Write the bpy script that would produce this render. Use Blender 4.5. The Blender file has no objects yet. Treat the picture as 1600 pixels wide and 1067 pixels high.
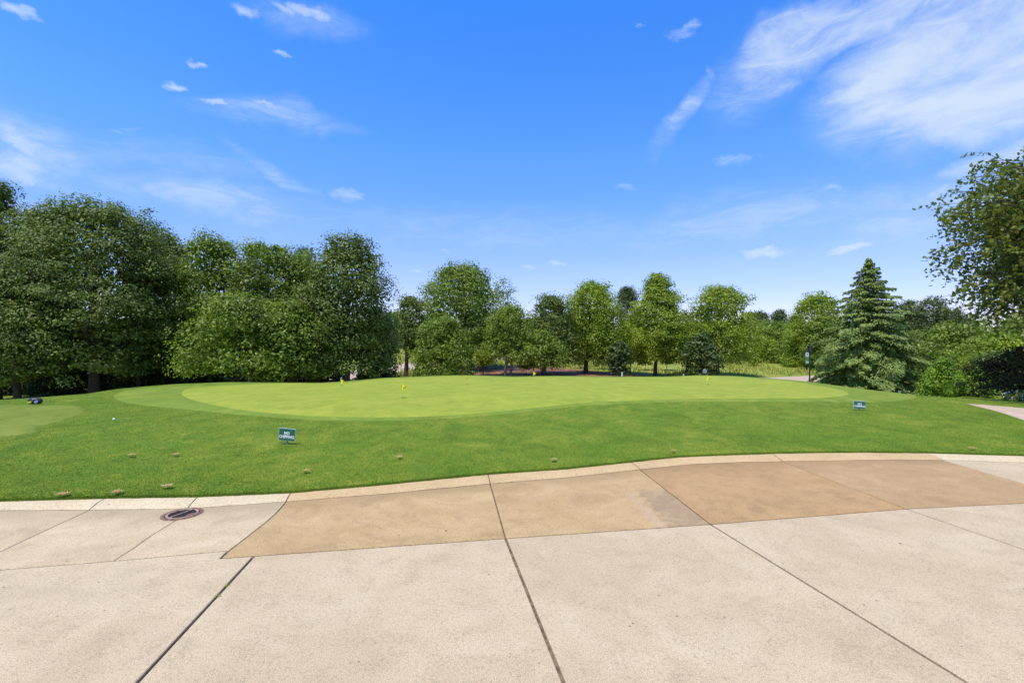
import bpy, bmesh, math, random
import numpy as np
from mathutils import Vector, Matrix

S = bpy.context.scene
COL = S.collection
R = math.radians
rng = np.random.default_rng(7)

# ------------------------------------------------------------------ camera
F = 750.0            # focal length in pixels of the 1600 px wide photograph
CAMZ = 1.7
cam_d = bpy.data.cameras.new('camera')
cam = bpy.data.objects.new('camera', cam_d)
COL.objects.link(cam)
cam_d.sensor_width = 36.0
cam_d.lens = 36.0 * F / 1600.0
cam_d.clip_start = 0.05
cam_d.clip_end = 3000
cam.location = (0, 0, CAMZ)
cam.rotation_euler = (R(90), 0, 0)
S.camera = cam

# ------------------------------------------------------------------ sun
SUN_EL = 68.0
sun_h = Vector((-0.66, -0.75, 0)).normalized()
to_sun = sun_h * math.cos(R(SUN_EL)) + Vector((0, 0, math.sin(R(SUN_EL))))
sd = bpy.data.lights.new('sun', 'SUN')
sd.energy = 5.0
sd.angle = R(0.5)
sd.color = (1.0, 0.93, 0.80)
sun = bpy.data.objects.new('sun', sd)
COL.objects.link(sun)
sun.rotation_euler = (-to_sun).to_track_quat('-Z', 'Y').to_euler()
sun.location = (-20, -20, 60)

# ------------------------------------------------------------------ node helper
class NT:
    def __init__(self, tree):
        self.t = tree
        tree.nodes.clear()
    def n(self, typ, **kw):
        nd = self.t.nodes.new(typ)
        ins = kw.pop('ins', {})
        for k, v in kw.items():
            setattr(nd, k, v)
        for k, v in ins.items():
            if isinstance(v, bpy.types.NodeSocket):
                self.t.links.new(v, nd.inputs[k])
            else:
                nd.inputs[k].default_value = v
        return nd
    def l(self, a, b):
        self.t.links.new(a, b)
    def m(self, op, a, b=None, c=None, clamp=False):
        nd = self.t.nodes.new('ShaderNodeMath')
        nd.operation = op
        nd.use_clamp = clamp
        for i, v in enumerate((a, b, c)):
            if v is None:
                continue
            if isinstance(v, bpy.types.NodeSocket):
                self.t.links.new(v, nd.inputs[i])
            else:
                nd.inputs[i].default_value = v
        return nd.outputs[0]
    def maprange(self, v, a, b, c=0.0, d=1.0, interp='SMOOTHSTEP'):
        nd = self.t.nodes.new('ShaderNodeMapRange')
        nd.interpolation_type = interp
        self.t.links.new(v, nd.inputs[0])
        nd.inputs[1].default_value = a
        nd.inputs[2].default_value = b
        nd.inputs[3].default_value = c
        nd.inputs[4].default_value = d
        return nd.outputs[0]
    def mix(self, f, a, b, blend='MIX'):
        nd = self.t.nodes.new('ShaderNodeMix')
        nd.data_type = 'RGBA'
        nd.blend_type = blend
        for sock, v in ((nd.inputs[0], f), (nd.inputs[6], a), (nd.inputs[7], b)):
            if isinstance(v, bpy.types.NodeSocket):
                self.t.links.new(v, sock)
            elif sock.type == 'RGBA':
                sock.default_value = (*v[:3], 1)
            else:
                sock.default_value = v
        return nd.outputs[2]
    def noise(self, vec, scale, detail=4, rough=0.55, dist=0.0):
        nd = self.n('ShaderNodeTexNoise', ins={'Scale': scale, 'Detail': detail, 'Roughness': rough, 'Distortion': dist})
        if vec is not None:
            self.l(vec, nd.inputs['Vector'])
        return nd.outputs['Fac']

# ------------------------------------------------------------------ world
world = bpy.data.worlds.new('World')
S.world = world
world.use_nodes = True
w = NT(world.node_tree)
sky = w.n('ShaderNodeTexSky', sky_type='NISHITA', sun_disc=False, sun_elevation=R(SUN_EL),
          sun_rotation=R(180 + math.degrees(math.atan2(0.66, 0.75))), altitude=200, air_density=1.0,
          dust_density=0.25, ozone_density=3.0)
hs0 = w.n('ShaderNodeHueSaturation', ins={'Hue': 0.5, 'Saturation': 1.18, 'Value': 1.3, 'Color': sky.outputs[0]})
tcz = w.n('ShaderNodeSeparateXYZ', ins={0: w.n('ShaderNodeTexCoord').outputs['Generated']})
ramp = w.n('ShaderNodeValToRGB', ins={0: tcz.outputs[2]})
def tint(pos, c, e=None):
    e = e or ramp.color_ramp.elements.new(pos)
    e.position = pos
    e.color = (c[0] * 0.86 / 1.8, c[1] / 1.8, c[2] * 1.22 / 1.8, 1)
tint(0.02, (0.88, 0.66, 0.76), ramp.color_ramp.elements[0])
tint(0.60, (0.53, 1.03, 1.38), ramp.color_ramp.elements[1])
tint(0.15, (1.12, 0.82, 0.88)); tint(0.09, (1.0, 0.74, 0.80)); tint(0.35, (0.88, 1.02, 1.08))
hs_c0 = w.mix(1.0, hs0.outputs[0], ramp.outputs[0], 'MULTIPLY')
hs_c = w.n('ShaderNodeVectorMath', operation='SCALE', ins={0: hs_c0, 'Scale': 1.8}).outputs[0]
tc = w.n('ShaderNodeTexCoord')
sep = w.n('ShaderNodeSeparateXYZ', ins={0: tc.outputs['Generated']})
az = w.m('ARCTAN2', sep.outputs[0], sep.outputs[1])
el = w.m('ARCSINE', sep.outputs[2])
P = w.n('ShaderNodeCombineXYZ', ins={0: az, 1: el}).outputs[0]
wn = w.n('ShaderNodeTexNoise', ins={'Vector': P, 'Scale': 7.0, 'Detail': 5.0, 'Roughness': 0.6})
wv = w.n('ShaderNodeVectorMath', operation='SUBTRACT', ins={0: wn.outputs['Color'], 1: (0.5, 0.5, 0.5)})
wv2 = w.n('ShaderNodeVectorMath', operation='SCALE', ins={0: wv.outputs[0], 'Scale': 0.10})
PW = w.n('ShaderNodeVectorMath', operation='ADD', ins={0: P, 1: wv2.outputs[0]}).outputs[0]
sp = w.n('ShaderNodeSeparateXYZ', ins={0: PW})
def azel(px, py):
    a = math.atan((px - 800) / F)
    e = math.atan((533 - py) / F * math.cos(a))
    return a, e
def cloud(px, py, rx, ry, rot=0.0, strength=1.0, soft=1.0):
    """an elliptic patch of sky (in azimuth and elevation) in which cloud can form"""
    a, e = azel(px, py)
    k = math.cos(a) ** 2 / F
    k2 = math.cos(a) * math.cos(e) ** 2 / F
    dx = w.m('SUBTRACT', sp.outputs[0], a)
    dy = w.m('SUBTRACT', sp.outputs[1], e)
    c, s_ = math.cos(R(rot)), math.sin(R(rot))
    u = w.m('ADD', w.m('MULTIPLY', dx, c / (rx * k)), w.m('MULTIPLY', dy, s_ / (rx * k2)))
    v = w.m('ADD', w.m('MULTIPLY', dx, -s_ / (ry * k)), w.m('MULTIPLY', dy, c / (ry * k2)))
    d = w.m('SQRT', w.m('ADD', w.m('MULTIPLY', u, u), w.m('MULTIPLY', v, v)))
    return w.maprange(d, 1.0, 0.15 if soft >= 1 else 0.5, 0.0, strength)
def mapped(rot, sx, sy, sc, detail, rough, dist=0.0):
    mp = w.n('ShaderNodeMapping', ins={'Vector': P, 'Rotation': (0, 0, R(rot)), 'Scale': (sx, sy, 1)})
    return w.noise(mp.outputs[0], sc, detail, rough, dist)
def total(lst):
    t = lst[0]
    for c in lst[1:]:
        t = w.m('MAXIMUM', t, c)
    return t
big = total([cloud(1500, 70, 430, 150, 14, 1.0), cloud(1380, 20, 300, 70, 8, 0.9), cloud(1240, 70, 170, 85, 10, 0.85), cloud(1600, 120, 420, 120, 5, 1.1),
             cloud(1570, 235, 170, 42, 12, 0.75), cloud(1700, 20, 300, 160, 0, 1.0), cloud(1370, 125, 170, 40, 6, 0.95),
             cloud(1225, 130, 60, 26, 0, 0.55)])
small = total([cloud(35, 225, 110, 40, -14, 0.95), cloud(30, 258, 130, 28, 8, 0.9), cloud(480, 18, 95, 26, -6, 0.95),
               cloud(380, 14, 34, 16, 0, 0.8), cloud(280, 128, 40, 9, 0, 0.95), cloud(335, 157, 44, 9, 2, 0.95),
               cloud(412, 171, 46, 10, 3, 0.9), cloud(315, 91, 20, 9, 0, 0.9), cloud(20, 4, 50, 16, 0, 0.95),
               cloud(437, 86, 20, 10, 0, 0.7), cloud(545, 298, 50, 24, -8, 0.72), cloud(180, 190, 60, 10, 3, 0.5),
               cloud(1198, 398, 72, 13, 0, 1.0), cloud(1322, 392, 58, 14, 9, 1.0), cloud(872, 415, 24, 8, 0, 0.9),
               cloud(830, 423, 26, 7, 0, 0.7), cloud(1062, 38, 42, 17, 8, 0.62), cloud(1006, 38, 14, 9, 0, 0.7),
               cloud(1150, 262, 70, 16, 6, 0.62), cloud(980, 288, 34, 10, 0, 0.5), cloud(1295, 290, 80, 10, 5, 0.5),
               cloud(1470, 300, 110, 22, 10, 0.6), cloud(1440, 350, 180, 22, 3, 0.6), cloud(690, 403, 16, 6, 0, 0.6),
               cloud(1110, 365, 150, 18, 2, 0.5), cloud(650, 423, 16, 5, 0, 0.6)])
wisp = total([cloud(1065, 175, 105, 24, 52, 0.8), cloud(1108, 110, 26, 14, -60, 0.6), cloud(330, 305, 260, 46, 0, 0.8),
              cloud(430, 265, 120, 20, -22, 0.55), cloud(1200, 340, 420, 60, 0, 0.55), cloud(60, 330, 220, 40, 0, 0.4), cloud(60, 230, 160, 70, -8, 0.8), cloud(250, 240, 260, 40, 0, 0.35), cloud(430, 178, 180, 26, 3, 0.6), cloud(480, 30, 130, 45, 0, 0.5), cloud(1180, 120, 130, 90, 30, 0.6), cloud(1450, 330, 260, 60, 6, 0.7), cloud(760, 360, 500, 50, 0, 0.3)])
n1 = mapped(-20, 1.0, 2.4, 5.0, 12, 0.64, 0.5)
n1b = mapped(-24, 1.0, 3.6, 10.0, 12, 0.68, 0.9)
n2 = mapped(-4, 1.0, 3.2, 15.0, 12, 0.72, 0.8)
n3 = mapped(-38, 1.0, 3.4, 8.0, 12, 0.68, 0.9)
fb = w.maprange(w.m('ADD', big, w.m('MULTIPLY', w.m('SUBTRACT', n1, 0.5), 2.1)), 0.02, 1.25, 0.0, 0.86)
fb = w.m('MULTIPLY', fb, w.maprange(big, 0.0, 0.3))
fb = w.m('MAXIMUM', fb, w.m('MULTIPLY', w.maprange(big, 0.1, 0.75), w.maprange(n1b, 0.3, 0.75, 0.22, 0.75)))
fs = w.maprange(w.m('ADD', small, w.m('MULTIPLY', w.m('SUBTRACT', n2, 0.5), 1.7)), 0.15, 1.35, 0.0, 0.72)
fs = w.m('MULTIPLY', fs, w.maprange(small, 0.0, 0.4))
fw = w.m('MULTIPLY', wisp, w.maprange(n3, 0.36, 0.70, 0.16, 0.66))
# the rest of the sky carries the same thin scattered cirrus
gen = w.m('MULTIPLY', w.maprange(mapped(12, 0.7, 1.8, 2.2, 8, 0.6, 0.3), 0.55, 0.8, 0.0, 0.5),
          w.maprange(w.m('ABSOLUTE', az), 0.95, 1.3))
cl = w.m('MAXIMUM', w.m('MAXIMUM', fb, fs), w.m('MAXIMUM', fw, gen))
cl = w.m('MULTIPLY', cl, w.maprange(sep.outputs[2], 0.0, 0.08))
ccol = w.n('ShaderNodeRGB')
ccol.outputs[0].default_value = (4.9, 5.6, 6.5, 1)
skyc = w.mix(cl, hs_c, ccol.outputs[0])
bg = w.n('ShaderNodeBackground', ins={'Color': skyc, 'Strength': 0.15})
wo = w.n('ShaderNodeOutputWorld', ins={'Surface': bg.outputs[0]})

S.view_settings.view_transform = 'Standard'
S.view_settings.look = 'None'
S.view_settings.exposure = 0.0
S.view_settings.gamma = 1.0
S.view_settings.use_curve_mapping = False
S.render.engine = 'CYCLES'
S.cycles.max_bounces = 6
S.cycles.diffuse_bounces = 3
S.cycles.transmission_bounces = 3
S.cycles.glossy_bounces = 2

# ------------------------------------------------------------------ object helpers
def tag(o, label=None, cat=None, group=None, kind=None):
    if label: o['label'] = label
    if cat: o['category'] = cat
    if group: o['group'] = group
    if kind: o['kind'] = kind
    return o
def empty(name, loc, label, cat, group=None, rz=0.0):
    o = bpy.data.objects.new(name, None)
    o.empty_display_size = 0.2
    o.location = loc
    o.rotation_euler = (0, 0, rz)
    COL.objects.link(o)
    return tag(o, label, cat, group)
def link(name, me, mat, parent=None, smooth=False):
    if mat is not None and len(me.materials) == 0:
        me.materials.append(mat)
    if smooth:
        me.polygons.foreach_set('use_smooth', [True] * len(me.polygons))
    o = bpy.data.objects.new(name, me)
    COL.objects.link(o)
    if parent: o.parent = parent
    return o
def mesh_np(name, co, faces):
    """co (n,3); faces (m,k) with constant k"""
    me = bpy.data.meshes.new(name)
    co = np.ascontiguousarray(co, dtype=np.float32)
    faces = np.ascontiguousarray(faces, dtype=np.int32)
    m, k = faces.shape
    me.vertices.add(len(co))
    me.vertices.foreach_set('co', co.ravel())
    me.loops.add(m * k)
    me.loops.foreach_set('vertex_index', faces.ravel())
    me.polygons.add(m)
    me.polygons.foreach_set('loop_start', np.arange(0, m * k, k, dtype=np.int32))
    me.polygons.foreach_set('loop_total', np.full(m, k, dtype=np.int32))
    me.update(calc_edges=True)
    return me
def bm_mesh(name, bm):
    me = bpy.data.meshes.new(name)
    bm.normal_update()
    bm.to_mesh(me)
    bm.free()
    return me
def box(bm, cx, cy, cz, sx, sy, sz, bevel=0.0, mat=None):
    g = bmesh.ops.create_cube(bm, size=1.0)
    M = Matrix.Translation((cx, cy, cz)) @ Matrix.Diagonal((sx, sy, sz, 1))
    if mat is not None: M = mat @ M
    bmesh.ops.transform(bm, matrix=M, verts=g['verts'])
    if bevel:
        es = list({e for v in g['verts'] for e in v.link_edges})
        bmesh.ops.bevel(bm, geom=es, offset=bevel, segments=2, affect='EDGES')
def cyl(bm, x, y, z0, z1, r0, r1=None, seg=12):
    r1 = r0 if r1 is None else r1
    M = Matrix.Translation((x, y, (z0 + z1) / 2))
    bmesh.ops.create_cone(bm, cap_ends=True, segments=seg, radius1=r0, radius2=r1, depth=z1 - z0, matrix=M)

# ------------------------------------------------------------------ materials
def mat_new(name):
    m = bpy.data.materials.new(name)
    m.use_nodes = True
    return m, NT(m.node_tree)
def finish(t, col, rough=0.8, spec=0.3, bump=None, bstr=0.3, bdist=0.01):
    b = t.n('ShaderNodeBsdfPrincipled')
    if isinstance(col, bpy.types.NodeSocket): t.l(col, b.inputs['Base Color'])
    else: b.inputs['Base Color'].default_value = (*col, 1)
    if isinstance(rough, bpy.types.NodeSocket): t.l(rough, b.inputs['Roughness'])
    else: b.inputs['Roughness'].default_value = rough
    b.inputs['Specular IOR Level'].default_value = spec
    if bump is not None:
        bn = t.n('ShaderNodeBump', ins={'Strength': bstr, 'Distance': bdist, 'Height': bump})
        t.l(bn.outputs[0], b.inputs['Normal'])
    t.n('ShaderNodeOutputMaterial', ins={'Surface': b.outputs[0]})
    return b
def flat_mat(name, col, rough=0.6, spec=0.4, vary=0.12, metal=0.0):
    m, t = mat_new(name)
    tcn = t.n('ShaderNodeTexCoord')
    n = t.noise(tcn.outputs['Object'], 30, 4)
    c = t.mix(t.maprange(n, 0.35, 0.7), [v * (1 - vary) for v in col], [min(1, v * (1 + vary)) for v in col])
    b = finish(t, c, rough, spec)
    b.inputs['Metallic'].default_value = metal
    return m
FK_PX = [(-500, 800), (0, 797), (293, 794), (447, 783), (600, 771), (766, 755), (880, 746), (1000, 733), (1075, 725), (1140, 722), (1222, 720), (1380, 717.5), (1600, 722), (1800, 726), (2200, 729)]
FK_W = [((a - 800) / F * (CAMZ * F / (b - 533)), CAMZ * F / (b - 533)) for a, b in FK_PX]
def concrete(name, ca, cb, stain, patch=None, streak=0.5, gutter=False):
    m, t = mat_new(name)
    g = t.n('ShaderNodeNewGeometry').outputs['Position']
    oi = t.n('ShaderNodeObjectInfo').outputs['Random']
    off = t.n('ShaderNodeVectorMath', operation='ADD', ins={0: g})
    cx = t.n('ShaderNodeCombineXYZ', ins={0: t.m('MULTIPLY', oi, 37.0), 1: t.m('MULTIPLY', oi, 11.0)})
    t.l(cx.outputs[0], off.inputs[1])
    p = off.outputs[0]
    big_ = t.noise(p, 0.8, 5, 0.6, 0.4)
    mid = t.noise(p, 5.5, 8, 0.74, 0.5)
    fine = t.noise(p, 48, 4, 0.8)
    mica = t.noise(p, 150, 3, 0.75)
    c = t.mix(t.maprange(big_, 0.3, 0.7), ca, cb)
    c = t.mix(t.m('MULTIPLY', t.maprange(mid, 0.47, 0.78), streak), c, stain)
    c = t.mix(t.m('MULTIPLY', t.maprange(big_, 0.56, 0.74), 0.35), c, stain)
    wash = t.noise(p, 1.9, 6, 0.66, 0.8)
    c = t.mix(t.maprange(wash, 0.50, 0.66, 0.0, 0.50 if gutter else 0.28), c, [min(0.8, v * q_) for v, q_ in zip(cb, (1.12, 1.15, 1.22))])
    c = t.mix(t.maprange(wash, 0.48, 0.34, 0.0, 0.45 if gutter else 0.28), c, [v * 0.95 for v in stain])
    if patch is not None:
        c = patch(t, g, c, mid)
    if gutter:
        s_ = t.n('ShaderNodeSeparateXYZ', ins={0: g})
        fcv = t.n('ShaderNodeFloatCurve')
        t.l(t.m('DIVIDE', t.m('ADD', s_.outputs[0], 6.0), 16.0), fcv.inputs['Value'])
        cv = fcv.mapping.curves[0]
        kx = [p_ for p_ in FK_W if -6 < p_[0] < 10]
        cv.points[0].location = ((kx[0][0] + 6) / 16, kx[0][1] / 10)
        cv.points[1].location = ((kx[-1][0] + 6) / 16, kx[-1][1] / 10)
        for p_ in kx[1:-1]:
            cv.points.new((p_[0] + 6) / 16, p_[1] / 10)
        fcv.mapping.update()
        dk = t.m('SUBTRACT', t.m('MULTIPLY', fcv.outputs[0], 10.0), s_.outputs[1])
        dk = t.m('ADD', dk, t.m('MULTIPLY', t.m('SUBTRACT', mid, 0.5), 0.55))
        gk = t.m('MULTIPLY', t.maprange(dk, 0.42, 0.02), t.maprange(big_, 0.3, 0.65, 0.25, 1.0))
        c = t.mix(t.m('MULTIPLY', gk, 0.62), c, [v * 0.72 for v in stain])
    # aggregate grain: light and dark grit showing through the worn surface
    grit = t.maprange(fine, 0.47, 0.62)
    pits = t.maprange(mica, 0.50, 0.64)
    patchy = t.maprange(mid, 0.35, 0.65, 0.45, 1.0)
    c = t.mix(t.m('MULTIPLY', t.m('MULTIPLY', grit, patchy), 0.60), c, [v * 0.50 for v in ca])
    c = t.mix(t.m('MULTIPLY', pits, 0.55), c, [v * 0.40 for v in ca])
    c = t.mix(t.maprange(mica, 0.48, 0.36, 0.0, 0.5), c, [min(.85, v * 1.40) for v in cb])
    # sparse dark specks
    vo = t.n('ShaderNodeTexVoronoi', ins={'Vector': p, 'Scale': 5.0})
    c = t.mix(t.maprange(vo.outputs['Distance'], 0.055, 0.035, 0, 0.6), c, (0.05, 0.04, 0.03))
    h = t.m('ADD', t.m('MULTIPLY', fine, 0.6), t.m('MULTIPLY', mica, 0.5))
    finish(t, c, 0.9, 0.2, h, 0.55, 0.006)
    return m
def slab_patch(x1, y1, x2, y2, x3, y3):
    """a grey washed-in patch with straight sides on one side of two lines"""
    def f(t, g, c, mid):
        s = t.n('ShaderNodeSeparateXYZ', ins={0: g})
        def side(ax, ay, bx, by):
            nx, ny = -(by - ay), (bx - ax)
            L = math.hypot(nx, ny); nx /= L; ny /= L
            v = t.m('ADD', t.m('MULTIPLY', t.m('SUBTRACT', s.outputs[0], ax), nx),
                    t.m('MULTIPLY', t.m('SUBTRACT', s.outputs[1], ay), ny))
            return t.m('ADD', v, t.m('MULTIPLY', t.m('SUBTRACT', mid, 0.5), 0.35))
        a = t.maprange(side(x1, y1, x2, y2), -0.02, 0.13)
        b = t.maprange(side(x2, y2, x3, y3), 0.0, 0.11)
        edge = t.m('MULTIPLY', t.maprange(t.m('ABSOLUTE', t.m('ADD', side(x2, y2, x3, y3), 0.05)), 0.09, 0.0), a)
        k = t.m('MULTIPLY', t.m('MULTIPLY', a, b), t.maprange(mid, 0.3, 0.65, 0.35, 0.85))
        c = t.mix(t.m('MULTIPLY', edge, 0.5), c, (0.50, 0.36, 0.25))
        return t.mix(k, c, (0.27, 0.195, 0.12))
    return f

def grass_mat(name, cols, scale=1.0, fine=120, bstr=0.6, stripe=None, mott=0.45):
    m, t = mat_new(name)
    g = t.n('ShaderNodeNewGeometry').outputs['Position']
    a = t.noise(g, 0.45 * scale, 4, 0.6, 0.5)
    b = t.noise(g, 3.2 * scale, 5, 0.65, 0.5)
    c3 = t.noise(g, 14 * scale, 4, 0.7)
    f = t.noise(g, fine, 3, 0.75)
    c = t.mix(t.maprange(a, 0.35, 0.68), cols[0], cols[1])
    c = t.mix(t.m('MULTIPLY', t.maprange(b, 0.44, 0.60), 0.75), c, cols[2])
    b2 = t.noise(g, 1.6 * scale, 6, 0.7, 1.0)
    c = t.mix(t.m('MULTIPLY', t.maprange(b2, 0.50, 0.62), mott), c, [v * 0.62 for v in cols[2]])
    c = t.mix(t.m('MULTIPLY', t.maprange(b2, 0.46, 0.36), mott), c, [v * 1.22 for v in cols[3]])
    c = t.mix(t.m('MULTIPLY', t.maprange(c3, 0.5, 0.75), 0.5), c, cols[3])
    c = t.mix(t.m('MULTIPLY', t.maprange(f, 0.45, 0.7), 0.45), c, [v * 0.5 for v in cols[0]])
    if stripe is not None:
        s = t.n('ShaderNodeSeparateXYZ', ins={0: g})
        v = t.m('ADD', t.m('MULTIPLY', s.outputs[0], stripe[0]), t.m('MULTIPLY', s.outputs[1], stripe[1]))
        v = t.m('ADD', v, t.m('MULTIPLY', a, 2.0))
        v = t.maprange(t.m('SINE', v), -0.5, 0.5)
        c = t.mix(t.m('MULTIPLY', v, stripe[2]), c, stripe[3])
    h = t.m('ADD', t.m('MULTIPLY', f, 0.5), t.m('MULTIPLY', c3, 0.8))
    finish(t, c, 0.85, 0.15, h, bstr, 0.02)
    return m
def blade_mat(name, cols):
    m, t = mat_new(name)
    gi = t.n('ShaderNodeNewGeometry')
    r = gi.outputs['Random Per Island']
    a = t.noise(gi.outputs['Position'], 0.7, 4, 0.6, 0.5)
    b = t.noise(gi.outputs['Position'], 4.0, 4, 0.6, 0.5)
    c = t.mix(t.maprange(a, 0.35, 0.68), cols[0], cols[1])
    c = t.mix(t.maprange(b, 0.44, 0.62, 0, 0.8), c, cols[2])
    b2 = t.noise(gi.outputs['Position'], 1.6, 6, 0.7, 1.0)
    c = t.mix(t.maprange(b2, 0.50, 0.64, 0, 0.40), c, [v * 0.62 for v in cols[2]])
    c = t.mix(t.maprange(b2, 0.46, 0.34, 0, 0.3), c, cols[3])
    c = t.mix(t.maprange(r, 0.55, 1.0, 0, 0.55, 'LINEAR'), c, cols[3])
    c = t.mix(t.maprange(r, 0.0, 0.5, 0.45, 0.0, 'LINEAR'), c, [v * 0.55 for v in cols[0]])
    d = t.n('ShaderNodeBsdfPrincipled', ins={'Base Color': c, 'Roughness': 0.6, 'Specular IOR Level': 0.2})
    tr = t.n('ShaderNodeBsdfTranslucent', ins={'Color': c})
    mx = t.n('ShaderNodeMixShader', ins={0: 0.35, 1: d.outputs[0], 2: tr.outputs[0]})
    t.n('ShaderNodeOutputMaterial', ins={'Surface': mx.outputs[0]})
    return m
def leaf_mat(name, dark, mid, light, trans=0.32, rough=0.45, spec=0.3, yellow=None):
    m, t = mat_new(name)
    gi = t.n('ShaderNodeNewGeometry')
    r = gi.outputs['Random Per Island']
    tcn = t.n('ShaderNodeTexCoord')
    n = t.noise(tcn.outputs['Object'], 0.9, 3, 0.6)
    k = t.m('ADD', t.m('MULTIPLY', r, 0.55), t.m('MULTIPLY', t.m('SUBTRACT', n, 0.5), 1.3))
    k = t.m('ADD', k, 0.30)
    cr = t.n('ShaderNodeValToRGB', ins={0: k})
    cr.color_ramp.elements[0].color = (*dark, 1)
    cr.color_ramp.elements[0].position = 0.1
    cr.color_ramp.elements[1].color = (*light, 1)
    cr.color_ramp.elements[1].position = 0.95
    e = cr.color_ramp.elements.new(0.5); e.color = (*mid, 1)
    c = cr.outputs[0]
    if yellow is not None:
        c = t.mix(t.maprange(r, 0.96, 0.99, 0, 0.8), c, yellow)
    d = t.n('ShaderNodeBsdfPrincipled', ins={'Base Color': c, 'Roughness': rough, 'Specular IOR Level': spec})
    tcol = t.mix(0.6, c, (0.6, 0.8, 0.1), 'MULTIPLY')
    tb = t.n('ShaderNodeVectorMath', operation='SCALE', ins={0: tcol, 'Scale': 1.9})
    tr = t.n('ShaderNodeBsdfTranslucent', ins={'Color': tb.outputs[0]})
    mx = t.n('ShaderNodeMixShader', ins={0: trans, 1: d.outputs[0], 2: tr.outputs[0]})
    t.n('ShaderNodeOutputMaterial', ins={'Surface': mx.outputs[0]})
    return m
def bark_mat(name, a, b):
    m, t = mat_new(name)
    tcn = t.n('ShaderNodeTexCoord')
    mp = t.n('ShaderNodeMapping', ins={'Vector': tcn.outputs['Object'], 'Scale': (9, 9, 2.0)})
    n = t.noise(mp.outputs[0], 3, 6, 0.7)
    n2 = t.noise(tcn.outputs['Object'], 1.3, 3, 0.6)
    c = t.mix(t.maprange(n, 0.35, 0.65), a, b)
    c = t.mix(t.maprange(n2, 0.5, 0.7, 0, 0.4), c, [v * 1.5 for v in b])
    finish(t, c, 0.9, 0.2, n, 0.8, 0.03)
    return m

CREAM = concrete('cream_concrete', (0.4908, 0.3742, 0.2179), (0.5762, 0.4471, 0.2675), (0.3628, 0.2722, 0.1529))
CREAM2 = concrete('old_concrete', (0.5015, 0.3791, 0.2102), (0.5921, 0.4568, 0.2599), (0.3521, 0.2624, 0.1376), gutter=True)
def mkbrown(n, patch=None):
    return concrete(n, (0.4463, 0.2898, 0.1269), (0.519, 0.3547, 0.1654), (0.3114, 0.2048, 0.09237), patch, streak=0.7, gutter=True)
PEACH = concrete('kerb_peach_concrete', (0.5068, 0.3432, 0.1589), (0.5805, 0.4101, 0.1972), (0.387, 0.2678, 0.1294), streak=0.25)
KCREAM = concrete('kerb_cream_concrete', (0.5704, 0.4441, 0.2535), (0.6518, 0.5198, 0.3042), (0.4685, 0.3685, 0.2184), streak=0.25)
SOIL = flat_mat('joint_filler', (0.17, 0.125, 0.075), 0.95, 0.1, 0.45)
LAWN_C = [(0.1307, 0.205, 0.0137), (0.1901, 0.24, 0.02003), (0.101, 0.19, 0.0137), (0.2376, 0.24, 0.02898)]
LAWN = grass_mat('lawn_grass', LAWN_C, mott=0.45)
BLADE = blade_mat('grass_blade', [(0.1691, 0.27, 0.0183), (0.2508, 0.315, 0.02796), (0.1283, 0.25, 0.0183), (0.3499, 0.34, 0.05592)])
GREEN = grass_mat('putting_surface', [(0.2701, 0.3174, 0.0312), (0.3261, 0.345, 0.04095), (0.2395, 0.299, 0.0273), (0.3669, 0.3542, 0.0507)],
                  scale=0.8, fine=70, bstr=0.12, mott=0.28, stripe=(0.25, 3.3, 0.10, (0.22, 0.29, 0.035)))
COLLAR = grass_mat('collar_grass', [(0.1701, 0.2352, 0.02108), (0.2212, 0.2597, 0.02898), (0.1474, 0.2205, 0.01897), (0.2552, 0.2646, 0.03689)],
                   scale=1.0, fine=90, bstr=0.3, stripe=(1.2, 2.6, 0.25, (0.13, 0.24, 0.028)))
MEADOW = grass_mat('meadow_ground', [(0.2228, 0.2702, 0.0336), (0.324, 0.3335, 0.052), (0.189, 0.253, 0.028), (0.459, 0.2932, 0.088)],
                   scale=0.35, fine=20, bstr=0.8)
MULCH = grass_mat('pine_straw', [(0.23, 0.105, 0.05), (0.33, 0.165, 0.085), (0.12, 0.055, 0.03), (0.40, 0.24, 0.14)],
                  scale=0.9, fine=35, bstr=1.0)
ROAD = concrete('pale_road', (0.4462, 0.333, 0.234), (0.5432, 0.414, 0.2964), (0.3492, 0.261, 0.1794))
PATHM = concrete('pink_path', (0.485, 0.36, 0.2496), (0.582, 0.432, 0.3003), (0.3686, 0.27, 0.1794))
BARK = bark_mat('bark', (0.04875, 0.036, 0.027), (0.12, 0.09375, 0.07125))
BARK_P = bark_mat('pine_bark', (0.07, 0.045, 0.032), (0.15, 0.10, 0.07))
BARK_L = bark_mat('pale_bark', (0.16, 0.135, 0.11), (0.30, 0.265, 0.22))

# ------------------------------------------------------------------ terrain
def at0(px, py, z=0.0):
    y = (CAMZ - z) * F / (py - 533.0)
    return ((px - 800) / F * y, y)
KZ = 0.035
BK = [(-500, 786), (0, 783), (170, 778), (310, 776), (455, 770), (600, 757), (762, 741), (880, 733), (985, 722),
      (1060, 714), (1130, 711), (1205, 708.5), (1280, 707), (1350, 706.5), (1445, 707.5), (1600, 712), (1800, 715.3), (2200, 718), (2600, 718)]
FK = [(-500, 800), (0, 797), (140, 796), (293, 794), (447, 783), (600, 771), (766, 755), (880, 746), (1000, 733),
      (1075, 725), (1140, 722), (1222, 720), (1300, 719), (1380, 717.5), (1472, 718), (1600, 722), (1800, 726), (2200, 729), (2600, 729)]
BKw = np.array([at0(a, b, KZ) for a, b in BK])
FKw = np.array([at0(a, b, 0) for a, b in FK])
def kback(x):
    return np.interp(x, BKw[:, 0], BKw[:, 1])
def sstep(v):
    v = np.clip(v, 0, 1)
    return v * v * (3 - 2 * v)
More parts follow.
